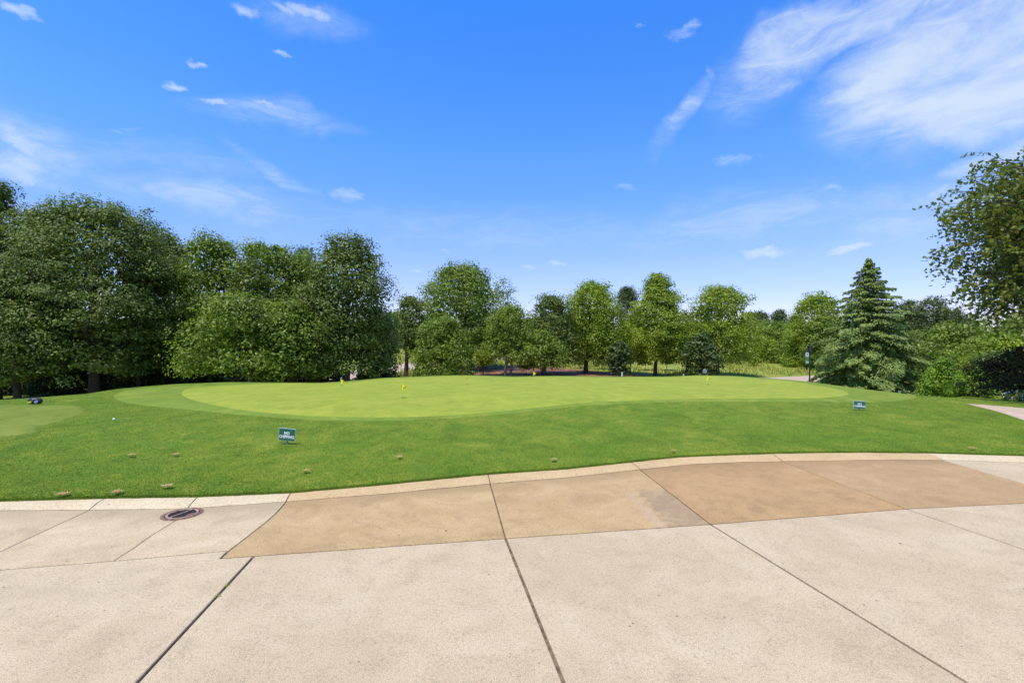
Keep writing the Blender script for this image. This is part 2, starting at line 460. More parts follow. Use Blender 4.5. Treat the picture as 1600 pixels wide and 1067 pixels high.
def zfront(x, y):
    x = np.asarray(x, float); y = np.asarray(y, float)
    A = 0.07 + 0.28 * np.exp(-((x - 0.5) / 8.5) ** 2)
    t = y - kback(x)
    z = 0.028 + 0.022 * sstep(t / 0.15) + A * sstep(t / 6.0)
    z = z + 0.02 * np.sin(x * 0.55 + 1.0) * np.sin(y * 0.45) * sstep(t / 3.0)
    return z
CREST = [(0, 625), (60, 621), (150, 614), (200, 606), (270, 600), (350, 597), (430, 597.5), (500, 598), (550, 595), (600, 590),
         (650, 588), (700, 586), (740, 586), (800, 588), (870, 587), (950, 588), (1000, 588), (1050, 588), (1100, 586), (1150, 587),
         (1190, 590), (1230, 593), (1270, 598), (1330, 606), (1400, 614), (1450, 619), (1530, 628)]
def march(px, py, zf, tmax=90.0):
    ys = np.linspace(2.0, tmax, 8801)
    xs = (px - 800) / F * ys
    zr = CAMZ - (py - 533) / F * ys
    d = zr - zf(xs, ys)
    i = int(np.argmax(d < 0)) if (d < 0).any() else len(ys) - 1
    return float(xs[i]), float(ys[i])
cw = [march(a, b, zfront, 40) for a, b in CREST]
CR = np.array([(-60.0, 9.0), (-30.0, 11.5)] + cw + [(16.0, 11.0), (60.0, 8.0)])
CRu = CR[:, 0] / CR[:, 1]
def beyond(x, y):
    """distance past the brow of the mound (0 inside it)"""
    x = np.asarray(x, float); y = np.asarray(y, float)
    shp = np.broadcast(x, y).shape
    px = np.broadcast_to(x, shp).ravel(); py = np.broadcast_to(y, shp).ravel()
    best = np.full(px.shape, 1e9)
    for a, b in zip(CR[:-1], CR[1:]):
        d = b - a
        L2 = (d ** 2).sum()
        t = np.clip(((px - a[0]) * d[0] + (py - a[1]) * d[1]) / L2, 0, 1)
        q = (px - a[0] - t * d[0]) ** 2 + (py - a[1] - t * d[1]) ** 2
        best = np.minimum(best, q)
    best = np.sqrt(best)
    u = px / np.maximum(py, 0.1)
    D = np.interp(u, CRu, CR[:, 1])
    best[py < D] = 0
    return best.reshape(shp)
def ground(x, y):
    x = np.asarray(x, float); y = np.asarray(y, float)
    s = beyond(x, y)
    u = x / np.maximum(y, 0.1)
    amp = 1.0 - 0.78 * sstep((u - 0.80) / 0.15)
    z = zfront(x, np.minimum(y, 60))
    z = z - 1.42 * amp * (1 - np.exp(-(s / 3.0) ** 2)) - 0.35 * (1 - amp) * sstep(s / 12)
    z = z + 0.55 * sstep((y - 38) / 20) + 1.6 * sstep((y - 60) / 45)
    z = z + 0.10 * np.sin(x * 0.21 + 2) * np.sin(y * 0.17) * sstep((s - 2) / 6)
    return z
def Zg(x, y):
    return float(ground(np.array([x]), np.array([y]))[0])
def hit(px, py):
    return march(px, py, ground)

xs = np.unique(np.concatenate([np.linspace(-600, -60, 19), np.arange(-60, -20, 1.5), np.arange(-20, 20, 0.22), np.arange(20, 60, 1.5), np.linspace(60, 600, 19)]))
ts = np.unique(np.concatenate([[-0.012, 0.03, 0.07, 0.15], np.arange(0.25, 18, 0.22), np.arange(18, 60, 0.8), np.arange(60, 130, 4), np.linspace(130, 900, 12)]))
X, T = np.meshgrid(xs, ts)
Y = T + kback(X)
Zt = ground(X, Y)
nx_, ny_ = len(xs), len(ts)
co = np.stack([X.ravel(), Y.ravel(), Zt.ravel()], 1)
ii, jj = np.meshgrid(np.arange(nx_ - 1), np.arange(ny_ - 1))
v0 = (jj * nx_ + ii).ravel()
fc = np.stack([v0, v0 + 1, v0 + 1 + nx_, v0 + nx_], 1)
cen = co[fc].mean(1)
sb = beyond(cen[:, 0], cen[:, 1])
uu = cen[:, 0] / cen[:, 1]
is_lawn = (sb < 2.6) | ((uu > 0.86) & (cen[:, 1] < 30))
def submesh(name, mask):
    f = fc[mask]
    used, inv = np.unique(f.ravel(), return_inverse=True)
    return mesh_np(name, co[used], inv.reshape(f.shape))
tag(link('lawn', submesh('lawn', is_lawn), LAWN, None, True), kind='structure')
tag(link('meadow', submesh('meadow', ~is_lawn), MEADOW, None, True), kind='structure')

def drape(name, outline, mat, lift, rings=14, center=None, smooth=True):
    """a sheet following the ground inside a closed outline"""
    o = np.array(outline, float)
    # resample the outline densely with a smooth closed curve
    n = len(o)
    pts = []
    for i in range(n):
        p0, p1, p2, p3 = o[(i - 1) % n], o[i], o[(i + 1) % n], o[(i + 2) % n]
        for t in np.linspace(0, 1, 8, endpoint=False):
            if not smooth:
                pts.append(p1 * (1 - t) + p2 * t); continue
            pts.append(0.5 * ((2 * p1) + (-p0 + p2) * t + (2 * p0 - 5 * p1 + 4 * p2 - p3) * t * t + (-p0 + 3 * p1 - 3 * p2 + p3) * t ** 3))
    o = np.array(pts)
    c = np.array(center) if center is not None else o.mean(0)
    m = len(o)
    V = [np.array([[c[0], c[1]]])]
    for r in np.linspace(1.0 / rings, 1.0, rings):
        V.append(c + (o - c) * r)
    V = np.concatenate(V)
    z = ground(V[:, 0], V[:, 1]) + lift
    z[-m:] -= lift * 0.9
    co_ = np.column_stack([V, z])
    fs_ = []
    for k in range(rings - 1):
        for i in range(m):
            j = (i + 1) % m
            a = 1 + k * m
            fs_.append((a + i, a + m + i, a + m + j, a + j))
    tri = [(0, 1 + i, 1 + (i + 1) % m) for i in range(m)]
    bm = bmesh.new()
    vs = [bm.verts.new(p) for p in co_]
    for f in fs_: bm.faces.new([vs[k] for k in f])
    for f in tri: bm.faces.new([vs[k] for k in f])
    bmesh.ops.recalc_face_normals(bm, faces=bm.faces)
    me = bm_mesh(name, bm)
    ob = link(name, me, mat, None, True)
    return tag(ob, kind='structure'), o

GF = [(276, 613), (288, 624), (350, 639), (450, 650), (550, 654), (650, 653), (750, 647), (850, 637), (930, 629.5), (1050, 624.5),
      (1200, 623), (1290, 622.5), (1334, 617)]
gw = [march(a, b, zfront, 40) for a, b in GF]
back = [march(1322, 609, zfront, 40)]
for k, (a, b) in reversed(list(enumerate(CREST))):
    if 370 <= a <= 1290:
        p = np.array(cw[k]); L = np.linalg.norm(p)
        p = p * (1 - 0.5 / L)
        back.append(tuple(p))
back.append(march(305, 605, zfront, 40))
green_out = gw + back
gc = (-0.4, 14.2)
pg, green_dense = drape('putting_green', green_out, GREEN, 0.022, 24, gc)
g = np.array(green_out) - np.array(gc)
co_out = []
for p in g:
    L = np.linalg.norm(p)
    side = abs(p[0]) / L
    ext = 0.16 + 1.5 * side ** 10 + (0.12 if p[1] > 0 else 0)
    co_out.append(tuple(np.array(gc) + p * (1 + ext / L)))
_, collar_dense = drape('green_collar', co_out, COLLAR, 0.010, 26, gc)
tee = [march(a, b, zfront, 40) for a, b in [(108, 632.5), (131, 638), (118, 650), (60, 667), (0, 682)]] + [(-13.5, 7.2), (-17, 8.5), (-17, 12.0)] + \
      [march(20, 632.5, zfront, 40)]
TEE = grass_mat('tee_grass', [(0.1575, 0.207, 0.0208), (0.1943, 0.2254, 0.0272), (0.1365, 0.1978, 0.0192), (0.2205, 0.23, 0.04)], mott=0.4, fine=100, bstr=0.4)
drape('tee_ground', tee, TEE, 0.012, 12)

def strip(name, center, widths, mat, lift):
    c = np.array(center, float)
    pts, ws = [], []
    n = len(c)
    for i in range(n - 1):
        p0, p1, p2, p3 = c[max(i - 1, 0)], c[i], c[i + 1], c[min(i + 2, n - 1)]
        for t in np.linspace(0, 1, 12, endpoint=(i == n - 2)):
            pts.append(0.5 * ((2 * p1) + (-p0 + p2) * t + (2 * p0 - 5 * p1 + 4 * p2 - p3) * t * t + (-p0 + 3 * p1 - 3 * p2 + p3) * t ** 3))
            ws.append(widths[i] * (1 - t) + widths[i + 1] * t)
    pts = np.array(pts); ws = np.array(ws)
    d = np.gradient(pts, axis=0)
    d /= np.linalg.norm(d, axis=1)[:, None]
    nrm = np.column_stack([-d[:, 1], d[:, 0]])
    K = 9
    V = np.concatenate([pts + nrm * (ws * s)[:, None] for s in np.linspace(-0.5, 0.5, K)])
    co_ = np.column_stack([V, ground(V[:, 0], V[:, 1]) + lift])
    m = len(pts)
    fs_ = [(k * m + i, k * m + i + 1, (k + 1) * m + i + 1, (k + 1) * m + i) for k in range(K - 1) for i in range(m - 1)]
    me = mesh_np(name, co_, np.array(fs_))
    bm = bmesh.new(); bm.from_mesh(me)
    bmesh.ops.recalc_face_normals(bm, faces=bm.faces)
    for f in bm.faces:
        if f.normal.z < 0: f.normal_flip()
    bm.to_mesh(me); bm.free()
    return tag(link(name, me, mat, None, True), kind='structure')
strip('road', [(70, 44), (40, 41.0), (29, 39.0), (23, 37.8), (18.5, 35.8), (14, 33.0), (6, 30.5), (-8, 31.0), (-15, 38), (-12.5, 46), (-9, 53), (0, 66), (8, 90)],
      [4.6, 4.6, 4.4, 4.0, 3.6, 3.2, 3, 3, 4.5, 6, 6, 5, 5], ROAD, 0.05)
drape('mulch_bed', [(-6, 36), (-4, 46), (3, 47), (9, 44), (13.5, 38), (11, 33), (2, 32)], MULCH, 0.07, 10)
drape('mulch_bed', [(-18, 33), (-15, 36), (-10, 37), (-9, 33), (-12, 29), (-18, 29)], MULCH, 0.07, 8)
# path at the right edge of the lawn
pa = [hit(1508, 629.5), hit(1560, 641), hit(1600, 654)]
pb = [hit(1600, 636.5), hit(1560, 633.2)]
drape('path', [(11.28, 11.95), (10.85, 10.71), (10.34, 9.69), (9.7, 8.3), (9.3, 7.4), (14.0, 7.6), (16.0, 10.4), (13.2, 11.0), (12.03, 11.3), (11.74, 11.62)], PATHM, 0.015, 10, (12.0, 9.9), smooth=False)

# ------------------------------------------------------------------ driveway slabs and kerb
def seg(lst, a, b):
    return [p for p in lst if a < p[0] < b]
J = {  # joint: list of photo points from the kerb's front edge outwards
 1: [(140, 796), (0, 861), (-300, 1000)],
 2: [(293, 794), (275, 812), (236, 836), (205, 858), (178, 875)],
 3: [(447, 783), (432, 800), (415, 815), (345, 871)],
 4: [(766, 755), (790, 840)],
 5: [(1000, 733), (1110, 818)],
 6: [(1222, 720), (1415, 794)],
 7: [(1472, 718), (1600, 755), (1800, 813)],
}
def W(pts): return [at0(a, b) for a, b in pts]
left_line = [(-500, 925), (0, 889), (178, 875), (358, 859)]
def fk(a, b): return seg(FK, a, b)
slabs = []
cross = lambda a, b: [p for p in [(345, 871), (790, 840), (1110, 818), (1415, 794), (1600, 785)] if a < p[0] < b]
slabs.append(('cream2', W([(-500, 800)] + fk(-500, 139) + J[1])))
slabs.append(('cream2', W([(140, 796)] + fk(141, 292) + J[2] + [(0, 889), (-500, 925), (-300, 1000), (0, 861)])))
slabs.append(('cream2', W([(293, 794)] + fk(294, 446) + [(447, 783), (432, 800), (415, 815), (358, 859)] + [(178, 875), (205, 858), (236, 836), (275, 812)])))
slabs.append(('brown_a', W([(447, 783)] + fk(448, 765) + [(766, 755), (790, 840), (397, 867.5), (345, 871), (358, 859), (415, 815), (432, 800)])))
slabs.append(('brown_b', W([(766, 755)] + fk(767, 999) + [(1000, 733), (1110, 818), (790, 840)])))
slabs.append(('brown_c', W([(1000, 733)] + fk(1001, 1221) + [(1222, 720), (1415, 794), (1110, 818)])))
XJ = (6.1, 5.166)
slabs.append(('brown_d', W([(1222, 720)] + fk(1223, 1471) + [(1472, 718), (1600, 755)]) + [XJ] + W([(1600, 785), (1415, 794)])))
slabs.append(('cream', W([(1472, 718), (1600, 722), (1800, 726), (2200, 729), (2590, 729)]) + [(15.5, 6.1)] + W([(1800, 773)]) + [XJ] + W([(1600, 755)])))
YB = -6.0
def ext(p, q, y):
    (x0, y0), (x1, y1) = at0(*p), at0(*q)
    t = (y - y0) / (y1 - y0)
    return (x0 + (x1 - x0) * t, y)
j8 = ext((397, 867.5), (212, 1067), YB); j4 = ext((790, 840), (882, 1067), YB)
j5 = ext((1110, 818), (1515, 1067), 0.2); j6 = ext((1415, 794), (1600, 857), 1.0)
L0 = at0(-500, 925)
slabs.append(('cream', W([(-500, 925), (0, 889), (178, 875), (358, 859), (345, 871), (397, 867.5)]) + [j8, (-14, YB)]))
slabs.append(('cream', W([(397, 867.5), (790, 840)]) + [j4, j8]))
slabs.append(('cream', W([(790, 840), (1110, 818)]) + [j5, (j5[0], YB), j4]))
slabs.append(('cream', W([(1110, 818), (1415, 794)]) + [j6, (15.5, j6[1] - .8), (15.5, YB), (j5[0], YB), j5]))
slabs.append(('cream', W([(1415, 794), (1600, 785)]) + [XJ] + W([(1800, 773)]) + [(15.5, 6.1), (15.5, j6[1] - .8), j6]))
pA, pB, pC = at0(1132, 760), at0(985, 765), at0(1042, 823)
MATS = {'cream': CREAM, 'cream2': CREAM2, 'brown_a': mkbrown('tan_concrete'),
        'brown_b': mkbrown('tan_concrete_washed', slab_patch(pA[0], pA[1] + .06, pB[0], pB[1], pC[0], pC[1])),
        'brown_c': concrete('dark_tan_concrete', (0.3959, 0.2399, 0.1016), (0.4678, 0.2896, 0.1263), (0.2673, 0.172, 0.07392), streak=0.8, gutter=True),
        'brown_d': concrete('deep_tan_concrete', (0.4047, 0.254, 0.1138), (0.4657, 0.3024, 0.1413), (0.3105, 0.2052, 0.09419), streak=0.7, gutter=True)}
bed = bpy.data.meshes.new('driveway')
bed.from_pydata([(-16, YB, -0.02), (16, YB, -0.02), (16, 6.6, -0.02), (12.5, 6.65, -0.02), (7, 7.0, -0.02), (3, 6.8, -0.02), (0, 5.85, -0.02), (-3, 5.1, -0.02), (-16, 4.85, -0.02)], [], [tuple(range(9))])
drive = tag(link('driveway', bed, SOIL), kind='structure')
def slab(poly, mat, gap=0.0065, depth=0.028):
    bm = bmesh.new()
    vs = [bm.verts.new((x, y, 0)) for x, y in poly]
    f = bm.faces.new(vs)
    bm.normal_update()
    if f.normal.z < 0: f.normal_flip()
    # split long edges and make the arrises slightly uneven, as worn concrete is
    bmesh.ops.subdivide_edges(bm, edges=[e for e in bm.edges], cuts=1) if False else None
    r = bmesh.ops.inset_region(bm, faces=list(bm.faces), use_boundary=True, thickness=gap, use_even_offset=True)
    bmesh.ops.delete(bm, geom=r['faces'], context='FACES')
    r = bmesh.ops.inset_region(bm, faces=list(bm.faces), use_boundary=True, thickness=0.005, use_even_offset=True)
    top = [q for q in bm.faces if q not in r['faces']][0]
    inner = set(top.verts)
    outer = [v for v in bm.verts if v not in inner]
    for v in outer: v.co.z = -0.004
    e = [ed for ed in bm.edges if len(ed.link_faces) == 1]
    rr = bmesh.ops.extrude_edge_only(bm, edges=e)
    for v in rr['geom']:
        if isinstance(v, bmesh.types.BMVert): v.co.z = -depth
    bmesh.ops.recalc_face_normals(bm, faces=bm.faces)
    bmesh.ops.triangulate(bm, faces=[top])
    return link('slab', bm_mesh('slab', bm), mat, drive)
GAPS = {9: 0.0095}
for i, (k, poly) in enumerate(slabs):
    thin = i in (1, 2)
    slab(poly, MATS[k], 0.0035 if thin else (0.0105 if i >= 8 else 0.0065))

kerb = bpy.data.objects.new('kerb', None); COL.objects.link(kerb); kerb['kind'] = 'structure'
def densify(a, b, lst):
    pts = [a] + [p for p in lst if a[0] < p[0] < b[0]] + [b]
    return pts
KB = [(-500, 786), (165, 778.2), (310, 776), (455, 770), (762, 741), (985, 722), (1204, 708.5), (1445, 707.5), (2600, 718)]
KF = [(-500, 800), (140, 796), (293, 794), (447, 783), (766, 755), (1000, 733), (1222, 720), (1472, 718), (2600, 729)]
KM = [KCREAM, KCREAM, KCREAM, PEACH, PEACH, PEACH, PEACH, KCREAM]
for i in range(8):
    bp = np.array([at0(a, b, KZ) for a, b in densify(KB[i], KB[i + 1], BK)])
    fp = np.array([at0(a, b, 0) for a, b in densify(KF[i], KF[i + 1], FK)])
    def res(p, n):
        d = np.r_[0, np.cumsum(np.linalg.norm(np.diff(p, axis=0), axis=1))]
        g_ = 0.006
        s = np.linspace(g_, d[-1] - g_, n)
        return np.column_stack([np.interp(s, d, p[:, 0]), np.interp(s, d, p[:, 1])])
    n = 26
    B_, F_ = res(bp, n), res(fp, n)
    prof = [(0.0, -0.03), (0.0, 0.0035), (0.06, 0.010), (0.3, 0.022), (0.6, 0.036), (0.85, 0.041), (0.98, 0.036), (1.04, 0.02), (1.04, -0.05)]
    V = []
    for (t, z) in prof:
        q = F_ * (1 - t) + B_ * t
        V.append(np.column_stack([q, np.full(n, z) + 0.0012 * rng.standard_normal(n)]))
    V = np.concatenate(V)
    fs_ = [(k * n + j, k * n + j + 1, (k + 1) * n + j + 1, (k + 1) * n + j) for k in range(len(prof) - 1) for j in range(n - 1)]
    bm = bmesh.new()
    vs = [bm.verts.new(p) for p in V]
    for f in fs_: bm.faces.new([vs[k] for k in f])
    m = len(prof)
    bm.faces.new([vs[k * n] for k in range(m)]); bm.faces.new([vs[k * n + n - 1] for k in range(m)])
    bmesh.ops.recalc_face_normals(bm, faces=bm.faces)
    link('kerb_segment', bm_mesh('kerb_segment', bm), KM[i], kerb)

# ------------------------------------------------------------------ grass blades on the rough lawn nearest the camera
def inside(poly, x, y):
    r = np.zeros(x.shape, bool)
    n = len(poly)
    for i in range(n):
        x0, y0 = poly[i]; x1, y1 = poly[(i + 1) % n]
        c = ((y0 > y) != (y1 > y)) & (x < (x1 - x0) * (y - y0) / (y1 - y0 + 1e-12) + x0)
        r ^= c
    return r
def blades(n, tmin, tmax, h, wd, bias):
    x = []; y = []
    tot = 0
    while tot < n:
        yy = 4.7 + (16 - 4.7) * rng.random(n) ** bias
        xx = (rng.random(n) * 2 - 1) * (yy * 1.12 + 0.6)
        t = yy - kback(xx)
        ok = (t > tmin) & (t < tmax) & ~inside(collar_dense, xx, yy) & (beyond(xx, yy) < 0.3)
        x.append(xx[ok]); y.append(yy[ok]); tot += ok.sum()
    x = np.concatenate(x)[:n]; y = np.concatenate(y)[:n]
    z = ground(x, y)
    a = rng.random(n) * 2 * np.pi
    ln = 0.6 * rng.random(n) * h + 0.2 * h
    hh = h * (0.6 + 0.6 * rng.random(n))
    d = np.column_stack([np.cos(a), np.sin(a)]) * wd / 2
    b = rng.random(n) * 2 * np.pi
    base = np.column_stack([x, y, z - 0.004])
    v0 = base.copy(); v0[:, :2] -= d
    v1 = base.copy(); v1[:, :2] += d
    v2 = base.copy(); v2[:, 0] += np.cos(b) * ln; v2[:, 1] += np.sin(b) * ln; v2[:, 2] += hh
    return np.stack([v0, v1, v2], 1).reshape(-1, 3)
Vb = np.concatenate([blades(330000, -0.005, 12, 0.014, 0.010, 1.5), blades(45000, -0.022, 0.06, 0.028, 0.008, 1.0)])
tag(link('turf_blades', mesh_np('turf_blades', Vb, np.arange(len(Vb)).reshape(-1, 3)), BLADE),
    'short green turf blades of the rough lawn between driveway and putting green', 'grass', kind='stuff')

# ------------------------------------------------------------------ trees
def unit(v):
    return v / np.maximum(np.linalg.norm(v, axis=1)[:, None], 1e-9)
def leaf_quads(c, n, L, Wd, r):
    """rhombic leaves at c with normals n"""
    m = len(c)
    q = unit(r.standard_normal((m, 3)))
    d = unit(np.cross(n, q))
    e = np.cross(n, d)
    L = L * (0.7 + 0.6 * r.random(m))[:, None]
    Wd = Wd * (0.7 + 0.6 * r.random(m))[:, None]
    return np.stack([c - d * L / 2, c + e * Wd / 2 - n * Wd * 0.12, c + d * L / 2, c - e * Wd / 2 - n * Wd * 0.12], 1)
def quads_mesh(name, Q):
    V = Q.reshape(-1, 3)
    return mesh_np(name, V, np.arange(len(V)).reshape(-1, 4))
def tube_into(V, Fs, pts, rad, k=6):
    pts = np.array(pts, float)
    d = np.gradient(pts, axis=0)
    d = unit(d)
    base = sum(len(v) for v in V)
    rings = []
    for p, t, r_ in zip(pts, d, rad):
        a = np.cross(t, [0.3, 1, 0.1]); a /= np.linalg.norm(a) + 1e-9
        b = np.cross(t, a)
        th = np.arange(k) / k * 2 * np.pi
        rings.append(p + r_ * (np.cos(th)[:, None] * a + np.sin(th)[:, None] * b))
    V.append(np.concatenate(rings))
    for i in range(len(pts) - 1):
        for j in range(k):
            Fs.append((base + i * k + j, base + i * k + (j + 1) % k, base + (i + 1) * k + (j + 1) % k, base + (i + 1) * k + j))
PROF = {
 'round': lambda t: np.clip(1 - np.abs(2 * t - 0.8) ** 2.6 / 1.62, 0, 1) ** 0.5,
 'dome': lambda t: np.sqrt(np.clip(1 - np.clip(t, 0, 1) ** 2.2, 0, 1)) * (0.80 + 0.20 * np.clip(t * 3, 0, 1)),
 'bell': lambda t: np.sqrt(np.clip(1 - np.clip(t, 0, 1) ** 3.4, 0, 1)) * (0.85 + 0.15 * np.clip(t * 3, 0, 1)),
 'block': lambda t: np.sqrt(np.clip(1 - np.clip(t, 0, 1) ** 5.5, 0, 1)) * (0.86 + 0.14 * np.clip(t * 3, 0, 1)),
 'ovate': lambda t: np.clip(1 - np.clip(t, 0, 1) ** 1.5, 0, 1) ** 0.75 * (0.72 + 0.28 * np.clip(t * 3, 0, 1)),
 'cone': lambda t: np.clip(1 - t, 0, 1) ** 0.75 * (0.65 + 0.35 * np.clip(t * 4, 0, 1)),
 'oval': lambda t: np.sin(np.pi * np.clip(0.10 + 0.86 * t, 0, 1)) ** 0.62,
}
def crown_quads(seed, H0, H1, Rx, prof, ncl, lpc, cr, L, Wd, flat=0.55, Ry=None, up=0.55, inner=0.45, lobes=5, amp=0.13, core=1.5, core_s=0.3):
    """leaf clumps spread through a crown from height H0 to H1; cr is the clump radius. Returns quads and clump centres"""
    r = np.random.default_rng(seed)
    Ry = Ry or Rx
    t = r.random(ncl) ** 1.05
    th = r.random(ncl) * 2 * np.pi
    ph = r.random(6) * 6.28
    lob = 1 + amp * 0.8 * np.sin(lobes * th + ph[0] + 3 * t) + amp * 0.6 * np.sin(3 * th + ph[1] - 4 * t) + amp * 0.35 * np.sin(9 * t + ph[2] + 3 * th)
    rad = (inner + (1 - inner) * r.random(ncl) ** 0.5)
    pr = PROF[prof](t)
    cx = np.cos(th) * rad * pr * Rx * lob * (1 - cr / Rx * 0.55)
    cy = np.sin(th) * rad * pr * Ry * lob * (1 - cr / Rx * 0.55)
    far = r.random(ncl) < 0.16
    cx[far] *= 1.10; cy[far] *= 1.10
    cz = H0 + t * (H1 - H0 - cr * flat * 0.6) + 0.25 * cr * r.standard_normal(ncl) + np.where(far & (t > 0.5), 0.28 * cr, 0.0)
    cz = np.minimum(cz, H1 - 0.15 * cr)
    # sub clumps make lobes of several sizes
    cs = cr * (0.55 + 0.75 * r.random(ncl)) * np.where(far, 0.6, 1.0)
    C = np.column_stack([cx, cy, cz])
    n = (lpc * (cs / cr) ** 2).astype(int) + 3
    idx = np.repeat(np.arange(ncl), n)
    m = len(idx)
    q = r.standard_normal((m, 3))
    q = unit(q) * (r.random(m) ** 0.45)[:, None]
    q[:, 2] *= flat
    q[:, 2] -= 0.18 * (q[:, 0] ** 2 + q[:, 1] ** 2)      # edges of a clump hang
    P_ = C[idx] + q * cs[idx][:, None]
    out = P_ - np.array([0, 0, H0 + (H1 - H0) * 0.4])
    nn = unit(unit(q) * 0.75 + unit(out) * 0.30 + np.array([0, 0, up]) + 0.62 * unit(r.standard_normal((m, 3))))
    Q = leaf_quads(P_, nn, L, Wd, r)
    # heart of the crown: oversized leaves added to block the sky and look dark
    if core:
        mc = int(core * 2.0 * Rx * (H1 - H0) / (core_s ** 2 * 0.34))
        tt = r.random(mc) * 0.93; ta = r.random(mc) * 6.283; tr_ = 0.66 * np.sqrt(r.random(mc)) * PROF[prof](tt)
        Pc = np.column_stack([np.cos(ta) * tr_ * Rx, np.sin(ta) * tr_ * Ry, H0 + tt * (H1 - H0)])
        Q = np.concatenate([Q, leaf_quads(Pc, unit(r.standard_normal((mc, 3)) + [0, 0, 0.3]), core_s, core_s * 0.68, r)])
    return Q, C
def trunk_mesh(seed, H, r0, C, ncon=22, lean=0.0, fork=0.35):
    r = np.random.default_rng(seed + 99)
    V, Fs = [], []
    n = 9
    z = np.linspace(-0.35, H, n)
    wx = np.cumsum(r.standard_normal(n) * 0.03 * H / 8) + lean * z
    wy = np.cumsum(r.standard_normal(n) * 0.03 * H / 8)
    wx -= wx[0]; wy -= wy[0]
    P_ = np.column_stack([wx, wy, z])
    rad = r0 * (1 - 0.85 * np.linspace(0, 1, n) ** 0.9)
    rad[0] *= 1.45; rad[1] *= 1.08
    tube_into(V, Fs, P_, rad, 9)
    if len(C):
        order = r.permutation(len(C))[:ncon]
        for k in order:
            c = C[k]
            hz = max(H * fork * 0.6, min(c[2] * (0.45 + 0.3 * r.random()), H * 0.9))
            i = np.interp(hz, z, np.arange(n))
            s = np.array([np.interp(hz, z, wx), np.interp(hz, z, wy), hz])
            rr = np.interp(hz, z, rad) * 0.45
            mid = (s + c) / 2 + np.array([0, 0, 0.10 * np.linalg.norm(c - s)]) + r.standard_normal(3) * 0.08
            ts_ = np.linspace(0, 1, 5)[:, None]
            b = (1 - ts_) ** 2 * s + 2 * ts_ * (1 - ts_) * mid + ts_ ** 2 * c
            tube_into(V, Fs, b, np.linspace(rr, 0.012, 5), 5)
    return mesh_np('trunk', np.concatenate(V), np.array(Fs))

LEAF = {
 'dark':   leaf_mat('leaf_dark_green', (0.03645, 0.05538, 0.009), (0.1004, 0.1392, 0.02), (0.2087, 0.2545, 0.04032), 0.26),
 'shade':  leaf_mat('leaf_painted_shade', (0.022, 0.034, 0.012), (0.040, 0.060, 0.018), (0.075, 0.098, 0.030), 0.15, 0.7, 0.15),  # shade under the left wood put into a darker leaf colour
 'left':   leaf_mat('leaf_grey_green', (0.0381, 0.05729, 0.007873), (0.1072, 0.1475, 0.01968), (0.2243, 0.2684, 0.04409), 0.24, 0.55, 0.3),
 'mid':    leaf_mat('leaf_mid_green', (0.05171, 0.0828, 0.0081), (0.1416, 0.2013, 0.018), (0.2743, 0.3424, 0.03427), 0.32),
 'bright': leaf_mat('leaf_bright_green', (0.07396, 0.1089, 0.00729), (0.1972, 0.2612, 0.0162), (0.3515, 0.4143, 0.03266), 0.36),
 'box':    leaf_mat('leaf_glossy_green', (0.06885, 0.1242, 0.01), (0.1519, 0.2662, 0.018), (0.3037, 0.4171, 0.034), 0.22, 0.55, 0.2),
 'magn':   leaf_mat('leaf_magnolia', (0.02652, 0.04968, 0.00952), (0.05304, 0.09108, 0.01496), (0.1215, 0.1449, 0.034), 0.15, 0.5, 0.3),
 'pine':   leaf_mat('needle_dark', (0.0286, 0.048, 0.0102), (0.0585, 0.0864, 0.0187), (0.1105, 0.144, 0.0306), 0.15, 0.6, 0.3),
 'cedar':  leaf_mat('needle_silver_green', (0.08714, 0.133, 0.03209), (0.1742, 0.2407, 0.04959), (0.2904, 0.3673, 0.08747), 0.18, 0.6, 0.3),
 'hang':   leaf_mat('leaf_olive', (0.06648, 0.08945, 0.01458), (0.1363, 0.1725, 0.02592), (0.2493, 0.2636, 0.0486), 0.28, 0.5, 0.3, (0.2659, 0.1597, 0.0486)),
 'black':  leaf_mat('leaf_dark_maroon', (0.0288, 0.0228, 0.0098), (0.0528, 0.0456, 0.01764), (0.108, 0.0912, 0.0294), 0.08, 0.8, 0.08),
}
def place(px, Yd): return (px - 800) / F * Yd
tree_n = [0]
